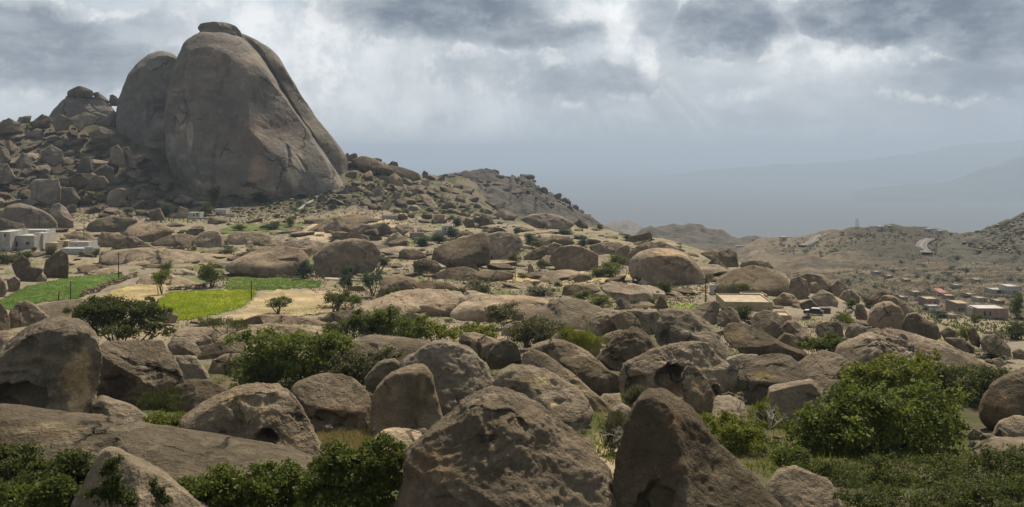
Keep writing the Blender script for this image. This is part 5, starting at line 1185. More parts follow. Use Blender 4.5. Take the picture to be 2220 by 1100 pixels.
for a in [(605, 682, 58, 36, 'dark', True, 'lone flat-topped acacia on the bare tan plot'), (730, 688, 64, 50, 'dark', True, 'forked acacia at the right corner of the bare tan plot'),
          (766, 674, 36, 34, 'mid', True, 'small light acacia beside the forked one'), (350, 640, 42, 50, 'mid', True, 'thick-trunked tree on the bank between the tan strip and the yellow field'),
          (748, 640, 34, 42, 'blue', True, 'slender tree at the far corner of the bare plot'), (808, 642, 46, 48, 'blue', True, 'broad tree beside the flat-topped boulder with the dark end'),
          (820, 592, 48, 34, 'blue', True, 'umbrella tree below the great rounded boulder'), (752, 612, 34, 34, 'blue', True, 'tree with a thin trunk at the track end'),
          (848, 655, 32, 30, 'mid', True, 'small tree on the sunlit bedrock sheet'), (258, 560, 34, 26, 'dark', True, 'thin flat tree on the pale layered bedrock'), (208, 558, 22, 22, 'dark', False, 'small dark bush right of the white compound'),
          (458, 622, 64, 60, 'mid', False, 'dense round tree at the corner of the yellow field'), (360, 594, 30, 30, 'mid', False, 'small round bush behind the stone wall'),
          (660, 604, 52, 44, 'blue', False, 'pale green bush at the foot of the great rounded boulder'), (700, 598, 44, 34, 'blue', False, 'bluish bush left of the great rounded boulder'),
          (920, 590, 54, 30, 'dry', False, 'olive bush covering the squat greenish boulder'), (820, 664, 44, 20, 'dry', False, 'olive bush among the small trees'),
          (1318, 600, 60, 38, 'mid', False, 'round bright green bush in front of the giant dark-faced boulder'), (1296, 602, 40, 26, 'mid', False, 'small green bush left of the round bright one'), (1340, 582, 44, 34, 'mid', False, 'green bush leaning on the giant dark-faced boulder'),
          (1300, 668, 62, 36, 'bright', False, 'bright yellow-green shrub behind the whaleback rock'), (1265, 654, 50, 26, 'mid', False, 'green shrub beside the bright yellow-green one'),
          (1040, 640, 70, 38, 'dry', False, 'wide olive shrub on the stony terraces'), (1000, 640, 30, 20, 'dry', False, 'small olive tuft beside the wide olive shrub'), (1170, 645, 84, 28, 'dry', False, 'spreading dry shrub above the pinkish slab'),
          (1440, 640, 44, 36, 'dark', False, 'dark bush below the giant dark-faced boulder'), (1420, 648, 30, 20, 'blue', False, 'bluish bush by the rubble heap'),
          (1600, 640, 50, 32, 'dark', False, 'dark green bush left before the pink whaleback rock'), (1648, 634, 44, 32, 'mid', False, 'green bush right before the pink whaleback rock'),
          (1614, 697, 52, 42, 'dark', False, 'dense dark tree in front of the sandy house'), (1825, 700, 48, 26, 'mid', False, 'green shrub below the parked car'), (1838, 706, 32, 24, 'bright', False, 'bright shrub beside the one below the parked car'),
          (1885, 668, 44, 28, 'dry', False, 'olive shrub behind the narrow leaning stone'), (1845, 668, 34, 24, 'mid', False, 'green bush left of the narrow leaning stone'),
          (2092, 745, 46, 38, 'bright', False, 'bright bush between boulders on the right slope'), (2150, 780, 90, 26, 'dry', False, 'low olive shrub down the right slope'), (2065, 735, 40, 22, 'dry', False, 'dry shrub on the right slope by the bright bush'),
          (465, 436, 30, 34, 'dark', False, 'dark round tree at the foot of the great dome'), (565, 440, 46, 24, 'blue', False, 'dark scrub at the foot of the great dome'),
          (445, 468, 36, 32, 'dark', False, 'dark tree behind the white farmhouse wall'), (355, 470, 46, 36, 'blue', False, 'bluish tree at the bottom of the talus slope'),
          (915, 534, 54, 24, 'blue', False, 'dark evergreen at the left of the hedge below the white house'), (950, 528, 50, 26, 'blue', False, 'dark evergreen in the middle of the hedge below the white house'), (978, 520, 36, 28, 'blue', False, 'dark evergreen at the right of the hedge below the white house'),
          (990, 490, 28, 22, 'blue', False, 'dark tree right of the white house'), (1122, 510, 24, 20, 'blue', False, 'single dark tree on the pale plain'), (1225, 514, 44, 22, 'blue', False, 'dark tree pair below the broad rock dome'),
          (1262, 538, 30, 28, 'blue', False, 'dark round tree above the loaf-shaped boulder'), (1150, 530, 50, 24, 'blue', False, 'bluish tree clump above the wedge boulder'), (1170, 540, 50, 20, 'dark', False, 'dark low clump above the wedge boulder'),
          (1300, 500, 20, 14, 'dark', False, 'dark bush on the skyline shoulder'), (1366, 522, 34, 14, 'dark', False, 'dark bush on the yellow skyline terrace'), (1175, 582, 40, 22, 'dry', False, 'olive bush left of the loaf-shaped boulder'),
          (1115, 575, 40, 30, 'dry', False, 'tangled olive bush right of the whale-like boulder'), (490, 553, 46, 20, 'dry', False, 'olive scrub left of the wide whaleback'), (530, 560, 50, 18, 'dry', False, 'low dry scrub beside the wide whaleback'),
          (15, 574, 50, 28, 'dark', False, 'dark hedge bush at the foot of the flat-roofed house'), (52, 568, 50, 28, 'dark', False, 'dark hedge bush by the porch of the flat-roofed house'), (112, 556, 34, 26, 'dark', False, 'dark bush before the white compound'),
          (590, 498, 42, 16, 'blue', False, 'dark low bush on the green patch'), (630, 492, 26, 22, 'mid', False, 'small round tree on the pale mound edge'), (520, 500, 40, 16, 'mid', False, 'green bush on the green patch below the farmhouse'),
          (2205, 690, 40, 56, 'dark', False, 'dark tall tree below the white villa'), (2200, 735, 60, 44, 'dark', False, 'dark tree mass right of the long brown house'), (2040, 690, 50, 22, 'blue', False, 'bluish tree clump before the brown house'), (2115, 700, 30, 24, 'dark', False, 'dark tree at the end of the long brown house'), (2160, 740, 50, 24, 'dry', False, 'olive tree below the long brown house'),
          (1440, 556, 30, 10, 'dry', False, 'flat scrub on top of the giant dark-faced boulder'), (1530, 612, 40, 22, 'dry', False, 'olive bush right of the giant dark-faced boulder')]:
    plant(*a[:6], label=a[6])
rnd = random.Random(5)
def low_shrub(seed):
    rs = np.random.RandomState(seed)
    lob = [((rs.uniform(-.3, .3), rs.uniform(-.3, .3), rs.uniform(.25, .6)), (.24, .24, .28)) for i in range(6)]
    return leaves(rs, lob, 120, .27, .2)
LOWSH = [low_shrub(40 + i) for i in range(4)]
def bush_mass(poly, n, w0, w1, kind, label, ratio=(.5, .8), hillobj=None):
    Vs, Fs, Ts, o = [], [], [], 0
    for p in region_pts(poly, n, rnd):
        w = w0 + (w1 - w0) * rnd.random() ** 2; h = w * rnd.uniform(*ratio)
        g = on_ground(*p) if hillobj is None else hillobj.at(*p); s = g[1] / F
        V, Fq, t = LOWSH[rnd.randrange(4)]
        Vs.append(V * np.array([w * s, w * s, h * s]) + g); Fs.append(Fq + o); Ts.append(t); o += len(V)
    tag(obj('scrub', mesh('scrub', np.concatenate(Vs), np.concatenate(Fs), False, np.concatenate(Ts)), LEAF[kind]), label, kind='stuff')
def plants(poly, n, w0, w1, kinds, label, group, ratio=(.5, .8), hillobj=None):
    for p in region_pts(poly, n, rnd):
        w = w0 + (w1 - w0) * rnd.random() ** 2
        plant(p[0], p[1], w, w * rnd.uniform(*ratio), rnd.choice(kinds), False, label, group, hillobj=hillobj)
plants([(0, 290), (250, 340), (400, 440), (380, 470), (0, 450)], 34, 8, 22, ['dark', 'blue', 'mid'], 'dark scrubby bush between boulders of the talus slope', 'bushes on the talus slope')
bush_mass([(420, 440), (740, 400), (800, 450), (640, 480)], 66, 8, 22, 'blue', 'small dark bushes on the rubble at the foot of the great dome')
bush_mass([(770, 370), (940, 410), (1080, 465), (1000, 485), (800, 455)], 79, 6, 18, 'dry', 'small bushes on the slope right of the great dome')
plants([(560, 490), (1000, 490), (1480, 530), (1500, 570), (1000, 570), (560, 560)], 48, 8, 26, ['dry', 'blue', 'mid'], 'low bush among rocks on the plain before the far ridge', 'bushes on the plain', (.4, .65))
plants([(880, 590), (1350, 600), (1500, 650), (1450, 700), (950, 700), (820, 650)], 40, 8, 28, ['dry', 'mid', 'bright'], 'low bush on the stony terraces in the middle of the valley', 'bushes on the terraces', (.4, .6))
plants([(1540, 690), (1900, 680), (2220, 800), (1900, 780), (1600, 760)], 22, 8, 24, ['dry', 'bright', 'mid'], 'small bush growing between the boulders of the right slope', 'bushes on the right slope')
bush_mass([(1700, 605), (2000, 560), (2220, 570), (2220, 700), (2000, 700), (1850, 640)], 132, 5, 20, 'blue', 'small dark bushes on the terraced valley floor', (.4, .6))
plants([(0, 740), (500, 740), (1000, 760), (1500, 900), (1300, 980), (700, 960), (200, 900)], 18, 14, 34, ['dry', 'mid', 'bright'], 'small weed clump in the gaps between foreground boulders', 'weeds between foreground boulders', (.4, .6))
plants([(60, 540), (300, 560), (300, 590), (100, 600)], 10, 8, 20, ['dark', 'mid'], 'small bush by the green field and compound', 'bushes by the green field', (.5, .7))
bush_mass([(1650, 540), (1760, 512), (1900, 495), (2050, 505), (2200, 530), (2200, 570), (1750, 570)], 420, 3, 12, 'dark', 'dark bushes on the hill with the winding road', (.45, .7), hillobj=road_hill)
bush_mass([(2080, 515), (2150, 495), (2220, 468), (2220, 550), (2110, 545)], 79, 4, 12, 'dark', 'dark bushes on the rocky hill at the right edge', (.5, .8), hillobj=east_hill)
bush_mass([(940, 385), (1080, 380), (1160, 400), (1270, 465), (1100, 460)], 66, 3, 9, 'blue', 'dark scrub bushes on the far rocky ridge', (.5, .8), hillobj=ridge)

# ------------------------------------------------------------------ fields, tracks, walls
def poly_sheet(name, poly, colr, lift, label=None, step=2.0, edge=3.0, seed=0, var=.3, colr2=None):
    """ground patch that follows the terrain inside an outline"""
    rs = random.Random(seed)
    xs = [p[0] for p in poly]; ys = [p[1] for p in poly]
    px = np.arange(min(xs), max(xs) + step, step); py = np.arange(min(ys), max(ys) + 1.2, 1.2)
    idx = {}; V = []; Fq = []
    for j, y in enumerate(py):
        for i, x in enumerate(px):
            jx = x + edge * float(np.sin(y * .9 + x * .13)); jy = y + .5 * edge * float(np.sin(x * .21))
            if inside(poly, (jx, jy)):
                g = on_ground(x, y); g[2] += lift; idx[(i, j)] = len(V); V.append(g)
    for (i, j) in list(idx):
        q = [(i, j), (i + 1, j), (i + 1, j + 1), (i, j + 1)]
        if all(k in idx for k in q):
            P = [V[idx[k]] for k in q]
            if max(p[1] for p in P) - min(p[1] for p in P) < 14: Fq.append([idx[k] for k in q[::-1]])
    V = np.array(V)
    n = fbm(V / 6, 4, .6, seed=seed)[:, None]
    c = np.array(colr) * (1 + var * n)
    if colr2 is not None:
        t = np.clip(.5 + 1.2 * fbm(V / 11, 3, seed=seed + 4)[:, None], 0, 1); c = c * (1 - t) + np.array(colr2) * (1 + var * n) * t
    o = obj(name, mesh(name, V, np.array(Fq), True, np.clip(c, .01, 1)), FIELD)
    tag(o, label, kind='structure')
    return V
def field_mat():
    m, k = new_mat('field_soil')
    pos = k.a('ShaderNodeNewGeometry').outputs['Position']
    c = k.a('ShaderNodeAttribute', attribute_name='tint').outputs['Color']
    n = k.noise(pos, .9, 5, .7); n2 = k.noise(k.v('MULTIPLY', pos, (1, .35, 1)), .35, 4, .6)
    c = k.mix(k.ramp(n, .5, .75, 0, .35), c, k.mix(1.0, c, (.5, .52, .4), 'MULTIPLY'))
    c = k.mix(k.ramp(n2, .5, .7, 0, .4), c, k.mix(1.0, c, (1.4, 1.3, 1.1), 'MULTIPLY'))
    finish(k, c, .95, n, .5, .3, .1)
    return m
FIELD = field_mat()
def blades(name, poly, n, h, kind, label, seed, wid=.12, tuft=5):
    rnd_ = random.Random(seed); rs = np.random.RandomState(seed); B = []
    pts = region_pts(poly, n, rnd_)
    G = np.array([on_ground(*p) for p in pts]); G = np.repeat(G, tuft, 0)
    m = len(G)
    b = G + np.concatenate([rs.normal(size=(m, 2)) * .35, np.zeros((m, 1)) - .05], 1)
    a = rs.uniform(0, 6.28, m); w = np.stack([np.cos(a), np.sin(a), 0 * a], 1) * wid * rs.uniform(.6, 1.4, m)[:, None]
    tip = b + np.stack([rs.normal(size=m) * .3 * h, rs.normal(size=m) * .3 * h, h * rs.uniform(.5, 1.3, m)], 1)
    V = np.stack([b - w, b + w, tip], 1).reshape(-1, 3)
    t = np.repeat(np.stack([rs.rand(m), rs.rand(m), rs.rand(m)], 1), 3, 0)
    tag(obj(name, mesh(name, V, np.arange(3 * m).reshape(m, 3), False, t), LEAF[kind]), label, kind='stuff')
LEAF['crop'] = leaf_mat('crop_yellow', (.19, .26, .025), (.30, .365, .035), (.42, .43, .05))
LEAF['field'] = leaf_mat('crop_green', (.095, .175, .03), (.145, .235, .042), (.21, .275, .06))
LEAF['straw'] = leaf_mat('straw', (.22, .17, .07), (.32, .25, .11), (.38, .31, .15), .2)
GF = [(0, 668), (0, 652), (60, 622), (150, 602), (262, 592), (268, 602), (200, 630), (170, 648), (90, 656), (20, 672)]
YF = [(336, 660), (372, 634), (550, 629), (552, 640), (520, 668), (470, 682), (410, 694), (384, 696), (378, 684), (350, 672)]
MF = [(494, 610), (500, 600), (600, 602), (700, 612), (690, 624), (560, 630), (490, 628)]
poly_sheet('green_field', GF, (.075, .135, .03), .18, 'green crop field in front of the white compound', seed=1, colr2=(.12, .15, .04))
poly_sheet('yellow_field', YF, (.26, .28, .03), .18, 'bright yellow-green crop field', seed=2, colr2=(.34, .32, .04))
poly_sheet('middle_field', MF, (.10, .13, .04), .18, 'green strip of field behind the yellow one', seed=3, colr2=(.14, .15, .05))
poly_sheet('tan_plot', [(200, 655), (240, 632), (300, 616), (362, 612), (366, 630), (340, 655), (330, 672), (260, 668)], (.33, .25, .145), .16, 'bare ploughed tan strip', seed=4, colr2=(.27, .22, .10))
poly_sheet('bare_plot', [(480, 692), (530, 668), (560, 640), (600, 628), (740, 634), (770, 655), (740, 676), (640, 688), (520, 700)], (.34, .255, .16), .16, 'bare tan plot with the lone acacia', seed=5, colr2=(.29, .235, .125))
poly_sheet('green_patch', [(470, 508), (500, 486), (640, 484), (650, 498), (560, 506)], (.08, .10, .035), .2, 'green patch below the farmhouse', seed=6, colr2=(.13, .14, .05))
poly_sheet('yellow_terrace', [(1010, 600), (1240, 588), (1400, 598), (1380, 612), (1100, 612)], (.38, .30, .16), .15, 'dry yellow terrace', seed=7, colr2=(.34, .26, .14))
poly_sheet('grass_patch', [(1440, 672), (1470, 660), (1520, 658), (1560, 668), (1500, 682)], (.16, .19, .04), .15, 'patch of bright grass before the edge-lit boulder', seed=8)
poly_sheet('pale_mound', [(640, 520), (680, 478), (760, 468), (860, 476), (860, 500), (760, 520), (690, 530)], (.37, .29, .19), .2, 'pale stony mound', seed=9, colr2=(.3, .24, .17))
blades('crop_leaves', GF, 5200, .42, 'field', 'green crop leaves covering the green field', 1)
blades('crop_leaves', YF, 6500, .5, 'crop', 'yellow-green crop covering the yellow field', 2)
blades('crop_leaves', MF, 2200, .5, 'field', 'green crop leaves of the strip behind the yellow field', 3)
blades('dry_grass', [(700, 935), (790, 924), (830, 940), (820, 985), (720, 990), (695, 960)], 1500, .35, 'straw', 'dry yellow grass between boulders', 4, .035, 6)
blades('dry_grass', [(490, 692), (560, 642), (600, 630), (740, 636), (766, 655), (740, 676), (640, 688)], 420, .4, 'straw', 'sparse straw on the bare tan plot', 14, .06, 5)
blades('dry_grass', [(205, 655), (240, 634), (300, 618), (360, 614), (338, 655), (326, 668)], 320, .4, 'straw', 'sparse straw on the ploughed tan strip', 15, .06, 5)
blades('grass', [(560, 690), (600, 672), (700, 664), (760, 668), (740, 680), (620, 690)], 260, .4, 'dry', 'dry weeds along the lower edge of the bare plot', 16, .08, 5)
blades('grass', [(0, 700), (500, 740), (1000, 780), (1500, 800), (1900, 880), (2220, 1000), (1700, 1040), (1200, 1000), (700, 990), (200, 960), (0, 880)], 5200, .4, 'bright', 'weeds and grass on the foreground soil', 5, .05, 6)
blades('grass', [(60, 700), (760, 690), (1500, 690), (1900, 690), (2220, 780), (1900, 780), (1200, 760), (600, 730)], 4200, .45, 'dry', 'dry weeds on the middle ground', 6, .07, 5)
blades('grass', [(560, 500), (1400, 530), (1560, 600), (1500, 690), (800, 690), (560, 580)], 6500, .6, 'dry', 'dry scrub on the stony plain', 7, .14, 4)
blades('grass', [(1700, 605), (2000, 560), (2220, 570), (2220, 740), (2000, 700), (1850, 640)], 2600, .7, 'dark', 'dark scrub on the valley floor', 8, .2, 4)
blades('grass', [(0, 300), (260, 340), (420, 440), (740, 405), (780, 370), (940, 410), (1090, 470), (900, 490), (0, 480)], 5000, .9, 'dry', 'scrub on the slopes under the domes', 9, .25, 4)

def ribbon(name, pts, width, mat, lift, label, hillobj=None, parent=None, thick=.6):
    """road strip through picture points on the ground"""
    P = [on_ground(*p) if hillobj is None else hillobj.at(*p) for p in pts]
    P = np.array(P); out = []
    for a, b, c, d in zip([P[0]] + list(P[:-2]), P[:-1], P[1:], list(P[2:]) + [P[-1]]):
        for t in np.linspace(0, 1, 10, endpoint=False):
            out.append(.5 * (2 * b + (c - a) * t + (2 * a - 5 * b + 4 * c - d) * t * t + (3 * b - a - 3 * c + d) * t ** 3))
    out.append(P[-1]); out = np.array(out)
    tg = np.gradient(out, axis=0); sd = np.stack([tg[:, 1], -tg[:, 0], 0 * tg[:, 0]], 1); sd /= np.linalg.norm(sd, axis=1)[:, None] + 1e-9
    up = np.array([0, 0, lift]); L = out - sd * width / 2 + up; R = out + sd * width / 2 + up
    dn = np.array([0, 0, -thick]); n = len(out)
    V = np.concatenate([L, R, L + dn, R + dn]); Fq = []
    for i in range(n - 1):
        Fq += [[i, i + 1, n + i + 1, n + i], [2 * n + i, 2 * n + i + 1, i + 1, i], [n + i, n + i + 1, 3 * n + i + 1, 3 * n + i]]
    o = obj(name, mesh(name, V, np.array(Fq), True, np.ones((len(V), 3))), mat, parent)
    return o, out, sd
o, _, _ = ribbon('village_track', [(470, 600), (520, 592), (580, 594), (640, 600), (720, 606), (800, 608)], 4.0, DIRT, .25, '')
tag(o, kind='structure')
o, _, _ = ribbon('path', [(646, 458), (662, 446), (678, 436), (690, 424), (693, 417)], 1.5, PATHCON, .9, '', thick=1.4)
tag(o, kind='structure')
for i, pts in enumerate(([(2016, 521), (2002, 528), (1997, 537), (2003, 546), (2010, 552)], [(1790, 510), (1770, 518), (1762, 526), (1740, 536)])):
    o, mid, sd = ribbon('road', pts, 9 if i == 0 else 8, ASPHALT, 1.8, '', hillobj=road_hill, thick=2.5)
    tag(o, kind='structure')
    w = 9 if i == 0 else 8
    for off in (-w * .46, 0, w * .46):
        L = mid + sd * (off - .22) + [0, 0, 1.88]; R = mid + sd * (off + .22) + [0, 0, 1.88]; n = len(mid)
        Fq = np.array([[k, k + 1, n + k + 1, n + k] for k in range(n - 1)])
        obj('road_line', mesh('road_line', np.concatenate([L, R]), Fq, True), PAINT, o)
def stone_wall(p0, p1, h, w, label, seed, n=None, group=None, mid=None):
    """dry stone wall made of piled stones"""
    rs = np.random.RandomState(seed); a, b = on_ground(*p0), on_ground(*p1); L = np.linalg.norm(b - a)
    n = n or int(L * h * 2.6); parts = []
    d = (b - a) / L; sd = np.array([d[1], -d[0], 0])
    for i in range(n):
        t = rs.rand(); p = a + (b - a) * t; p[2] = gz_xy(p[0], p[1])
        p = p + sd * rs.uniform(-w, w) * .5 + np.array([0, 0, rs.uniform(-.1, h)])
        P, Fc = LOW1[rs.randint(8)]; s = rs.uniform(.22, .48)
        ca = rs.uniform(0, 6.28); Q = P * s * np.array([1.3, .9, .8])
        Q = np.stack([Q[:, 0] * math.cos(ca) - Q[:, 1] * math.sin(ca), Q[:, 0] * math.sin(ca) + Q[:, 1] * math.cos(ca), Q[:, 2]], 1)
        parts.append((Q + p - a, Fc))
    V, Fc = join(parts)
    o = obj('stone_wall', mesh('stone_wall', V, Fc, False, np.ones((len(V), 3))), ROCK_PALE, loc=tuple(a))
    tag(o, label, 'stone wall', group)
stone_wall((176, 645), (296, 600), 1.5, 1.1, 'dry stone wall climbing between the green field and the tan strip', 1, 420)
stone_wall((366, 630), (450, 622), 1.1, .9, 'low stone wall along the bank behind the yellow field', 2, 220)
stone_wall((480, 598), (705, 606), .8, .8, 'low line of stones along the village track', 3, 260)
stone_wall((355, 545), (424, 543), 1.8, .8, 'straight stone wall of a ruined enclosure on the pale bedrock', 4, 260)
stone_wall((424, 543), (420, 532), 1.8, .8, 'short side wall of the ruined stone enclosure', 5, 120)
stone_wall((690, 668), (770, 672), .7, .8, 'low stone bank at the right end of the bare plot', 6, 110)
stone_wall((1370, 690), (1420, 684), .8, .8, 'small heap of wall stones left of the bright grass patch', 7, 70)

# ------------------------------------------------------------------ houses
def box_part(name, x0, x1, y0, y1, z0, z1, mat, parent):
    V = np.array([(x, y, z) for z in (z0, z1) for y in (y0, y1) for x in (x0, x1)], float)
    Fq = np.array([(0, 2, 3, 1), (4, 5, 7, 6), (0, 1, 5, 4), (2, 6, 7, 3), (0, 4, 6, 2), (1, 3, 7, 5)])
    return obj(name, mesh(name, V, Fq, False, np.ones((8, 3))), mat, parent)
HSC = [1.0]
def house(px0, px1, ytop, ybase, D, deep, mat, label, wins=(), doors=(), rz=0.0, roof=None, name='house', cat='house', blocks=(), sink=1.5, par=.35, root=None):
    """flat-roofed block seen from its front; wins and doors as (column, row, width, height) in the picture"""
    pc = .5 * (px0 + px1)
    if root is None:
        d0 = D; D = hit(pc, ybase); HSC[0] = D / d0
    else:
        D *= HSC[0]
    s = D / F
    if root is None:
        root = thing(name, label, cat, tuple(P3(pc, ybase, D)), rz)
        ox = oy = 0.0
    else:
        q = P3(pc, ybase, D) - np.array(root.location); ox, oy = q[0], q[1]
    zb = P3(pc, ybase, D)[2] - root.location[2]
    x0, x1 = ox + (px0 - pc) * s, ox + (px1 - pc) * s; H = zb + (ybase - ytop) * s
    box_part('wall', x0, x1, oy, oy + deep, zb - sink, H - par, mat, root)
    t = .25
    pv, pf = [], []
    for a in ((x0, x1, oy, oy + t), (x0, x1, oy + deep - t, oy + deep), (x0, x0 + t, oy + t, oy + deep - t), (x1 - t, x1, oy + t, oy + deep - t)):
        V = np.array([(x, y, z) for z in (H - par, H) for y in a[2:] for x in a[:2]], float)
        pv.append((V, np.array([(4, 5, 7, 6), (0, 1, 5, 4), (2, 6, 7, 3), (0, 4, 6, 2), (1, 3, 7, 5)])))
    V, Fq = join(pv)
    obj('parapet', mesh('parapet', V, Fq, False), mat, root)
    box_part('roof', x0 + t, x1 - t, oy + t, oy + deep - t, H - par, H - par + .08, roof or mat, root)
    for kind, lst in (('window', wins), ('door', doors)):
        for px, y, w, h in lst:
            wx, wz, ww, hh = ox + (px - pc) * s, zb + (ybase - y) * s, w * s / 2, h * s / 2
            fr = []
            for a in ((wx - ww - .1, wx + ww + .1, wz + hh, wz + hh + .12), (wx - ww - .1, wx + ww + .1, wz - hh - .12, wz - hh), (wx - ww - .1, wx - ww, wz - hh, wz + hh), (wx + ww, wx + ww + .1, wz - hh, wz + hh)):
                V = np.array([(x, yy, z) for z in a[2:] for yy in (oy - .08, oy + .05) for x in a[:2]], float)
                fr.append((V, np.array([(0, 2, 3, 1), (4, 5, 7, 6), (0, 1, 5, 4), (2, 6, 7, 3), (0, 4, 6, 2), (1, 3, 7, 5)])))
            V, Fq = join(fr)
            f = obj(kind, mesh(kind, V, Fq, False), mat, root)
            box_part('pane' if kind == 'window' else 'leaf', wx - ww, wx + ww, oy - .02, oy + .04, wz - hh, wz + hh, GLASS if kind == 'window' else DARKMETAL, f)
    return root
h1 = house(22, 74, 511, 543, 372, 11, CONCRETE, 'large grey-white flat-roofed house at the left edge with a dark porch', wins=[(60, 528, 8, 6)], doors=[(28, 530, 21, 11)], roof=WHITEWASH)
house(-14, 22, 503, 546, 368, 14, CONCRETE, '', wins=[(11, 511, 4, 6)], root=h1, roof=WHITEWASH)
house(73, 94, 506, 521, 378, 9, WHITEWASH, '', wins=[(77, 518, 3, 4)], root=h1, roof=WHITEWASH, sink=6)
house(22, 100, 499, 512, 386, 8, WHITEWASH, '', root=h1, roof=WHITEWASH, sink=6)
h2 = house(130, 181, 539, 552, 352, 7, WHITEWASH, 'low whitewashed walled compound stepping down beside the thumb-shaped boulder', roof=WHITEWASH)
house(183, 203, 536, 551, 350, 5, WHITEWASH, '', root=h2, roof=CONCRETE)
house(150, 192, 525, 540, 364, 8, WHITEWASH, '', wins=[(165, 531, 3, 3), (150.5 + 4, 536, 2, 2)], root=h2, roof=SANDPLASTER, sink=4)
house(98, 123, 527, 535, 362, 9, SANDPLASTER, '', root=h2, roof=ROOFSAND, sink=4)
house(124, 147, 523, 531, 368, 9, SANDPLASTER, '', root=h2, roof=ROOFSAND, sink=4)
h3 = house(408, 434, 461, 473, 508, 7, WHITEWASH, 'small white farmhouse with two dark windows behind a grey yard wall', wins=[(420, 467, 3, 3), (428, 465, 3, 5)])
house(406, 490, 472, 482, 500, 1.2, CONCRETE, '', root=h3, par=.1)
house(466, 490, 454, 470, 516, 7, WHITEWASH, '', wins=[(470, 462, 2.5, 3), (477, 462, 2.5, 3)], root=h3)
house(490, 508, 464, 476, 506, 6, CONCRETE, '', root=h3, roof=SANDPLASTER)
h4 = house(958, 980, 489, 508, 452, 7, WHITEWASH, 'white two-storey house above the dark evergreen hedge', wins=[(966, 497, 2.5, 4), (973, 497, 2.5, 4)], roof=ROOFSAND)
house(944, 957, 499, 514, 448, 5, WHITEWASH, '', wins=[(948, 507, 2, 3)], root=h4)
house(888, 918, 505, 516, 446, 5, PINKPLASTER, 'low pinkish yard wall left of the white house', name='yard_building', cat='building')
house(940, 964, 466, 484, 500, 6, SANDPLASTER, 'plain sand-coloured house above the white house', wins=[(946, 475, 2.5, 2.5)])
house(828, 862, 467, 476, 488, 7, CONCRETE, 'long low pale building beneath the slope right of the great dome', name='building', cat='building')
house(1140, 1160, 463, 473, 470, 6, PINKPLASTER, 'small pink building on the shoulder of the broad rock dome', wins=[(1146, 468, 2, 3), (1153, 468, 2, 3)])
house(1488, 1504, 519, 531, 440, 6, WHITEWASH, 'small white house on the skyline beyond the giant dark-faced boulder', wins=[(1494, 525, 2, 3)])
house(1595, 1612, 533, 541, 430, 6, WHITEWASH, 'tiny white building on the skyline left of the tan hill', wins=[(1600, 537, 2, 3)])
house(1541, 1560, 618, 638, 258, 3.2, WHITEWASH, 'small white hut with one dark window opening beside a utility pole', wins=[(1551, 631, 5, 5)], name='hut', cat='hut', rz=-.12)
h5 = house(1572, 1674, 655, 674, 205, 12, SANDPLASTER, 'sand-coloured flat-roofed house with a bright tan roof behind a dark tree', wins=[(1666, 670, 3, 3)], roof=ROOFSAND, rz=-.06, sink=4)
house(1614, 1664, 640, 654, 222, 5, SANDPLASTER, 'low sand-coloured annex behind the tan-roofed house', roof=ROOFSAND, name='annex', cat='building', sink=4)
house(1686, 1716, 684, 704, 182, 5, SANDPLASTER, 'small sand-coloured hut behind the rounded grey boulder', roof=ROOFSAND, name='hut', cat='hut', rz=-.1, sink=4)
# valley houses
h6 = house(2008, 2036, 648, 664, 372, 8, PINKPLASTER, 'brown block house in the valley with a pale lean-to roof', wins=[(2016, 656, 3, 4), (2027, 656, 3, 4)], roof=ROOFSAND)
house(2012, 2037, 663, 671, 366, 4, WHITEWASH, '', root=h6)
house(2075, 2108, 658, 676, 362, 9, PINKPLASTER, 'brown house with a dark row of openings beside the long brown house', wins=[(2080, 671, 3, 4), (2087, 671, 3, 4), (2094, 671, 3, 4), (2101, 671, 3, 4)], roof=SANDPLASTER)
h7 = house(2120, 2186, 669, 692, 345, 9, PINKPLASTER, 'long brown house with a pale roof edge and purple door panels', wins=[(2157, 691, 2.4, 3), (2163, 691, 2.4, 3), (2169, 691, 2.4, 3), (2175, 691, 2.4, 3)], doors=[(2135, 680, 4, 10), (2147, 680, 4, 10)], roof=WHITEWASH)
house(2108, 2118, 668, 678, 348, 4, WHITEWASH, '', wins=[(2112, 673, 3, 3)], root=h7)
h8 = house(2185, 2211, 621, 638, 428, 9, WHITEWASH, 'white villa with a grey lower wing high in the valley', wins=[(2200, 633, 8, 3)])
house(2152, 2186, 628, 637, 432, 8, CONCRETE, '', wins=[(2166, 633, 8, 4)], root=h8)
r1 = house(2034, 2050, 634, 641, 412, 6, CONCRETE, 'small shed with a red sheet-metal roof in the valley', name='shed', cat='shed', roof=REDROOF)
s_ = hit(2042, 641) / F
box_part('roof_sheet', -8.5 * s_, 8.5 * s_, -1.2, 5.5, 7.2 * s_, 7.2 * s_ + .25, REDROOF, r1).rotation_euler = (.18, 0, 0)
for px, y, d, w in ((1912, 497, 960, 14), (1930, 495, 975, 9), (2015, 502, 960, 12), (2040, 506, 940, 10), (1700, 520, 900, 12)):
    p = road_hill.at(px, y + 4)
    hh = thing('farmhouse', 'tiny pale farmhouse on the crest of the road hill', 'house', tuple(p), group='farmhouses on the road hill')
    box_part('wall', -w * .25, w * .25, 0, 6, -3, 4.5, WHITEWASH, hh); box_part('roof', -w * .25 - .3, w * .25 + .3, -.3, 6.3, 4.5, 4.9, CONCRETE, hh)
    box_part('window', -1.0, .6, -.06, .02, 1.5, 3, GLASS, hh)

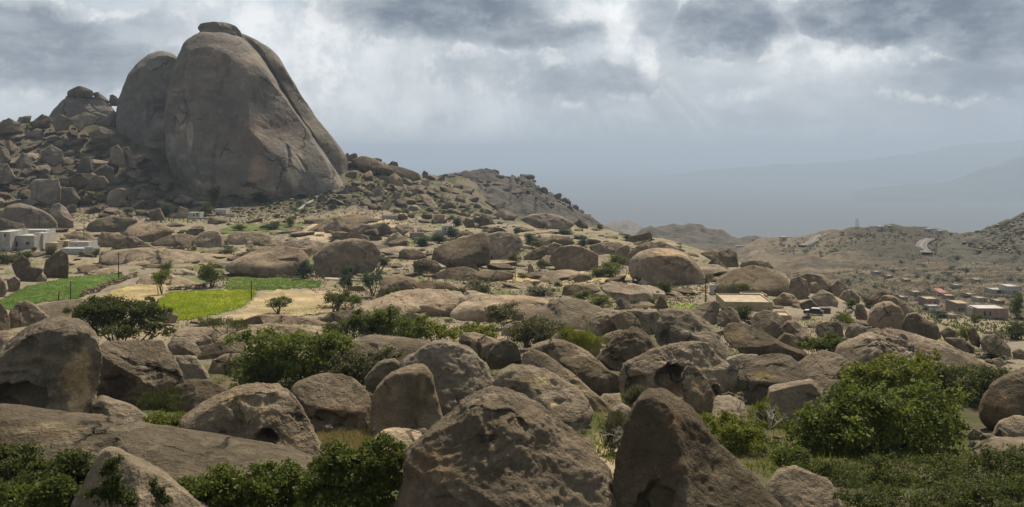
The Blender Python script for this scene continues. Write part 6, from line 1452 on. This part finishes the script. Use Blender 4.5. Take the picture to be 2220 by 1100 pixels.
for i, (px, y, w, h, m) in enumerate(((1990, 642, 18, 9, SANDPLASTER), (1962, 652, 14, 8, CONCRETE), (2060, 650, 18, 9, PINKPLASTER), (2108, 646, 16, 8, SANDPLASTER), (2130, 655, 20, 9, CONCRETE), (2065, 692, 18, 9, SANDPLASTER),
                                    (1905, 596, 15, 7, CONCRETE), (1930, 604, 12, 6, PINKPLASTER), (1968, 612, 14, 6, SANDPLASTER), (2080, 625, 14, 7, CONCRETE), (2120, 612, 13, 6, SANDPLASTER), (2170, 660, 18, 8, PINKPLASTER))):
    house(px - w / 2, px + w / 2, y - h, y, 400, 6, m, 'small muted flat-roofed block house on the valley terraces', wins=[(px - w * .25, y - h * .5, 2, 2.6), (px + w * .2, y - h * .5, 2, 2.6)], rz=.2 * math.sin(i * 2.3), roof=SANDPLASTER)['group'] = 'small block houses in the valley'
for i, (p0, p1) in enumerate((((1700, 612), (1800, 606)), ((1830, 600), (1960, 596)), ((1900, 620), (2040, 612)), ((2050, 606), (2200, 598)), ((1960, 632), (2060, 640)), ((2080, 640), (2200, 646)), ((1780, 592), (1900, 586)), ((2000, 590), (2140, 584)))):
    stone_wall(p0, p1, 1.6, 1.2, 'long dry stone terrace wall crossing the valley floor', 40 + i, 260, group='terrace walls of the valley')

# stone monument, poles, pylon, car, dead wood
def monument(px, yb, ytop, D):
    s = D / F; h = (yb - ytop) * s
    D = hit(px, yb); s = D / F; h = (yb - ytop) * s
    root = thing('stone_monument', 'small pale stone monument with a domed cap left of the giant dark-faced boulder', 'monument', tuple(P3(px, yb, D)))
    a = .72
    box_part('plinth', -a * 1.2, a * 1.2, -a * 1.2, a * 1.2, -1, h * .12, SANDPLASTER, root)
    for sx in (-1, 1):
        for sy in (-1, 1):
            box_part('pillar', sx * a - .16, sx * a + .16, sy * a - .16, sy * a + .16, h * .12, h * .68, SANDPLASTER, root)
    box_part('slab', -a * 1.2, a * 1.2, -a * 1.2, a * 1.2, h * .68, h * .76, SANDPLASTER, root)
    V, Fq = tube([(0, 0, h * .76), (0, 0, h * .84), (0, 0, h * .92), (0, 0, h)], [a, a * .7, a * .3, .04], 10)
    obj('cap', mesh('cap', V, Fq), SANDPLASTER, root)
monument(1378, 614, 591, 288)
def pole(px, yb, ytop, label, D=None, arm=True, lean=0.0):
    g = on_ground(px, yb)
    h = (yb - ytop) * g[1] / F
    root = thing('utility_pole', label, 'utility pole', tuple(g))
    V, Fq = tube([(0, 0, -.6), (lean * h * .5, 0, h * .5), (lean * h, 0, h)], [.17, .14, .11], 8)
    obj('post', mesh('post', V, Fq), POLE, root)
    if arm:
        box_part('crossarm', lean * h - .9, lean * h + .9, -.08, .08, h - .55, h - .38, POLE, root)
        for x in (-.75, 0, .75):
            V, Fq = tube([(lean * h + x, 0, h - .38), (lean * h + x, 0, h - .2), (lean * h + x, 0, h - .1)], [.05, .07, .02], 6)
            obj('insulator', mesh('insulator', V, Fq), CONCRETE, root)
pole(182, 530, 482, 'utility pole on the skyline of the angular boulder above the compound', D=390)
pole(257, 606, 548, 'utility pole at the far corner of the green field')
pole(153, 650, 610, 'thin bare pole at the near edge of the green field', arm=False)
pole(126, 652, 632, 'short crooked post beside the thin pole of the green field', arm=False, lean=.15)
pole(545, 650, 610, 'bare pole at the right corner of the yellow field', arm=False)
pole(1530, 655, 602, 'utility pole with a crossarm beside the white hut', D=262)
pole(86, 512, 466, 'tall thin pole behind the flat-roofed house', D=400, arm=False)
pole(108, 516, 492, 'short pole right of the flat-roofed house', D=396, arm=False)
pole(1117, 606, 582, 'short post on the yellow terrace', arm=False)
def pylon():
    p = road_hill.at(1858, 497); p[2] += 0
    root = thing('pylon', 'steel lattice pylon on the crest of the tan hill', 'pylon', tuple(p)); H = 11; w = 1.3
    for sx in (-1, 1):
        for sy in (-1, 1):
            V, Fq = tube([(sx * w, sy * w, -3), (sx * w * .75, sy * w * .75, H)], [.12, .1], 5); obj('leg', mesh('leg', V, Fq), DARKMETAL, root)
    for i in range(4):
        z = H * (i + 1) / 4.0 - .4
        box_part('crossbar', -w * 1.0, w * 1.0, -.08, .08, z, z + .18, DARKMETAL, root)
        V, Fq = tube([(-w * .9, -w * .85, z - H / 4 + .3), (w * .9, -w * .85, z)], [.06, .06], 4); obj('brace', mesh('brace', V, Fq), DARKMETAL, root)
pylon()
def car(px, yb, D, rz):
    root = thing('parked_car', 'dark car with a pale roof parked on the yellow ground among boulders', 'car', tuple(P3(px, yb, D)), rz)
    prof = [(-2.1, .35), (-2.15, .8), (-1.9, 1.0), (-1.0, 1.05), (-.45, 1.55), (1.2, 1.6), (1.95, 1.1), (2.15, .95), (2.15, .35)]
    def ext(p, y0, y1):
        n = len(p); V = np.array([(x, y, z) for y in (y0, y1) for x, z in p], float)
        return V, [list(range(n))[::-1], list(range(n, 2 * n))] + [[i, (i + 1) % n, n + (i + 1) % n, n + i] for i in range(n)]
    V, Fq = ext([p for p in prof if p[1] <= 1.12], -.88, .88); me = mesh('body', V, Fq, False); obj('body', me, DARKMETAL, root)
    V, Fq = ext([(-1.0, 1.02), (-.45, 1.5), (1.2, 1.55), (1.9, 1.02)], -.78, .78); obj('cabin_glass', mesh('cabin_glass', V, Fq, False), GLASS, root)
    V, Fq = ext([(-.5, 1.5), (-.4, 1.58), (1.15, 1.64), (1.3, 1.52)], -.8, .8); obj('car_roof', mesh('car_roof', V, Fq, False), CARROOF, root)
    V, Fq = ext([(-2.05, .86), (-1.9, 1.02), (-1.02, 1.075), (-1.0, 1.05), (-1.85, .98)], -.8, .8); obj('bonnet', mesh('bonnet', V, Fq, False), CARROOF, root)
    for x in (-1.35, 1.35):
        for y in (-.86, .86):
            V, Fq = tube([(x, y - .12, .34), (x, y + .12, .34)], [.34, .34], 14)
            w = obj('wheel', mesh('wheel', V, Fq), TYRE, root)
            V, Fq = tube([(x, y - .13, .34), (x, y + .13, .34)], [.2, .2], 10); V2 = np.concatenate([V, [(x, y - .13, .34), (x, y + .13, .34)]])
            Fl = [list(f) for f in Fq] + [[k, (k + 1) % 10, 20] for k in range(10)] + [[10 + k, 10 + (k + 1) % 10, 21] for k in range(10)]
            obj('rim', mesh('rim', V2, Fl), CARROOF, w)
    for y in (-.6, .6): box_part('headlight', -2.17, -2.1, y - .16, y + .16, .68, .82, CARROOF, root)
car(1764, 683, hit(1764, 683), -.5)
def dead_shrub(px, yb, D, h, label, seed, n=9):
    rs = np.random.RandomState(seed); parts = []
    def grow(p, d, L, r, k):
        q = p + d * L; parts.append(tube([p, p + d * L * .5 + rs.normal(size=3) * L * .08, q], [r, r * .8, r * .6], 5))
        if k == 0: return
        for i in range(rs.randint(2, 4)):
            e = d + rs.normal(size=3) * .6; e[2] += .1; e /= np.linalg.norm(e); grow(q, e, L * rs.uniform(.6, .85), r * .6, k - 1)
    for i in range(n):
        d = np.array([rs.normal() * .8, rs.normal() * .6, 1.0]); d /= np.linalg.norm(d); grow(np.zeros(3), d, h * .32, h * .022, 3)
    V, Fq = join(parts)
    root = tag(obj('dead_bush', mesh('dead_bush', V, Fq), DEADWOOD, loc=tuple(P3(px, yb, D))), label, 'dead bush')
dead_shrub(1668, 930, 62, 2.2, 'bleached bare dead bush in front of the flat-topped trapezoid boulder', 3, 5)
dead_shrub(1600, 890, 70, 1.5, 'tangle of bare twigs on the pale bedrock slab', 5, 4)
dead_shrub(1330, 960, 55, 1.3, 'tuft of bare dry twigs in the cleft left of the ridged boulder', 7, 6)

# ------------------------------------------------------------------ haze
def haze():
    X, Y0, Y1, zb, zt = 43500, -43000, 43500, -900, 260
    V = np.array([(x, y, z) for z in (zb, zt) for y in (Y0, Y1) for x in (-X, X)], float)
    Fq = np.array([(0, 2, 3, 1), (4, 5, 7, 6), (0, 1, 5, 4), (2, 6, 7, 3), (0, 4, 6, 2), (1, 3, 7, 5)])
    m = bpy.data.materials.new('haze'); m.use_nodes = True
    k = N(m.node_tree)
    v = k.a('ShaderNodeVolumePrincipled', {'Color': (.50, .625, .80, 1), 'Density': 1.0e-4, 'Anisotropy': .2})
    k.l.new(v.outputs[0], k.a('ShaderNodeOutputMaterial').inputs['Volume'])
    tag(obj('haze', mesh('haze', V, Fq, False), m), 'pale blue haze filling the valley air', kind='stuff')
haze()
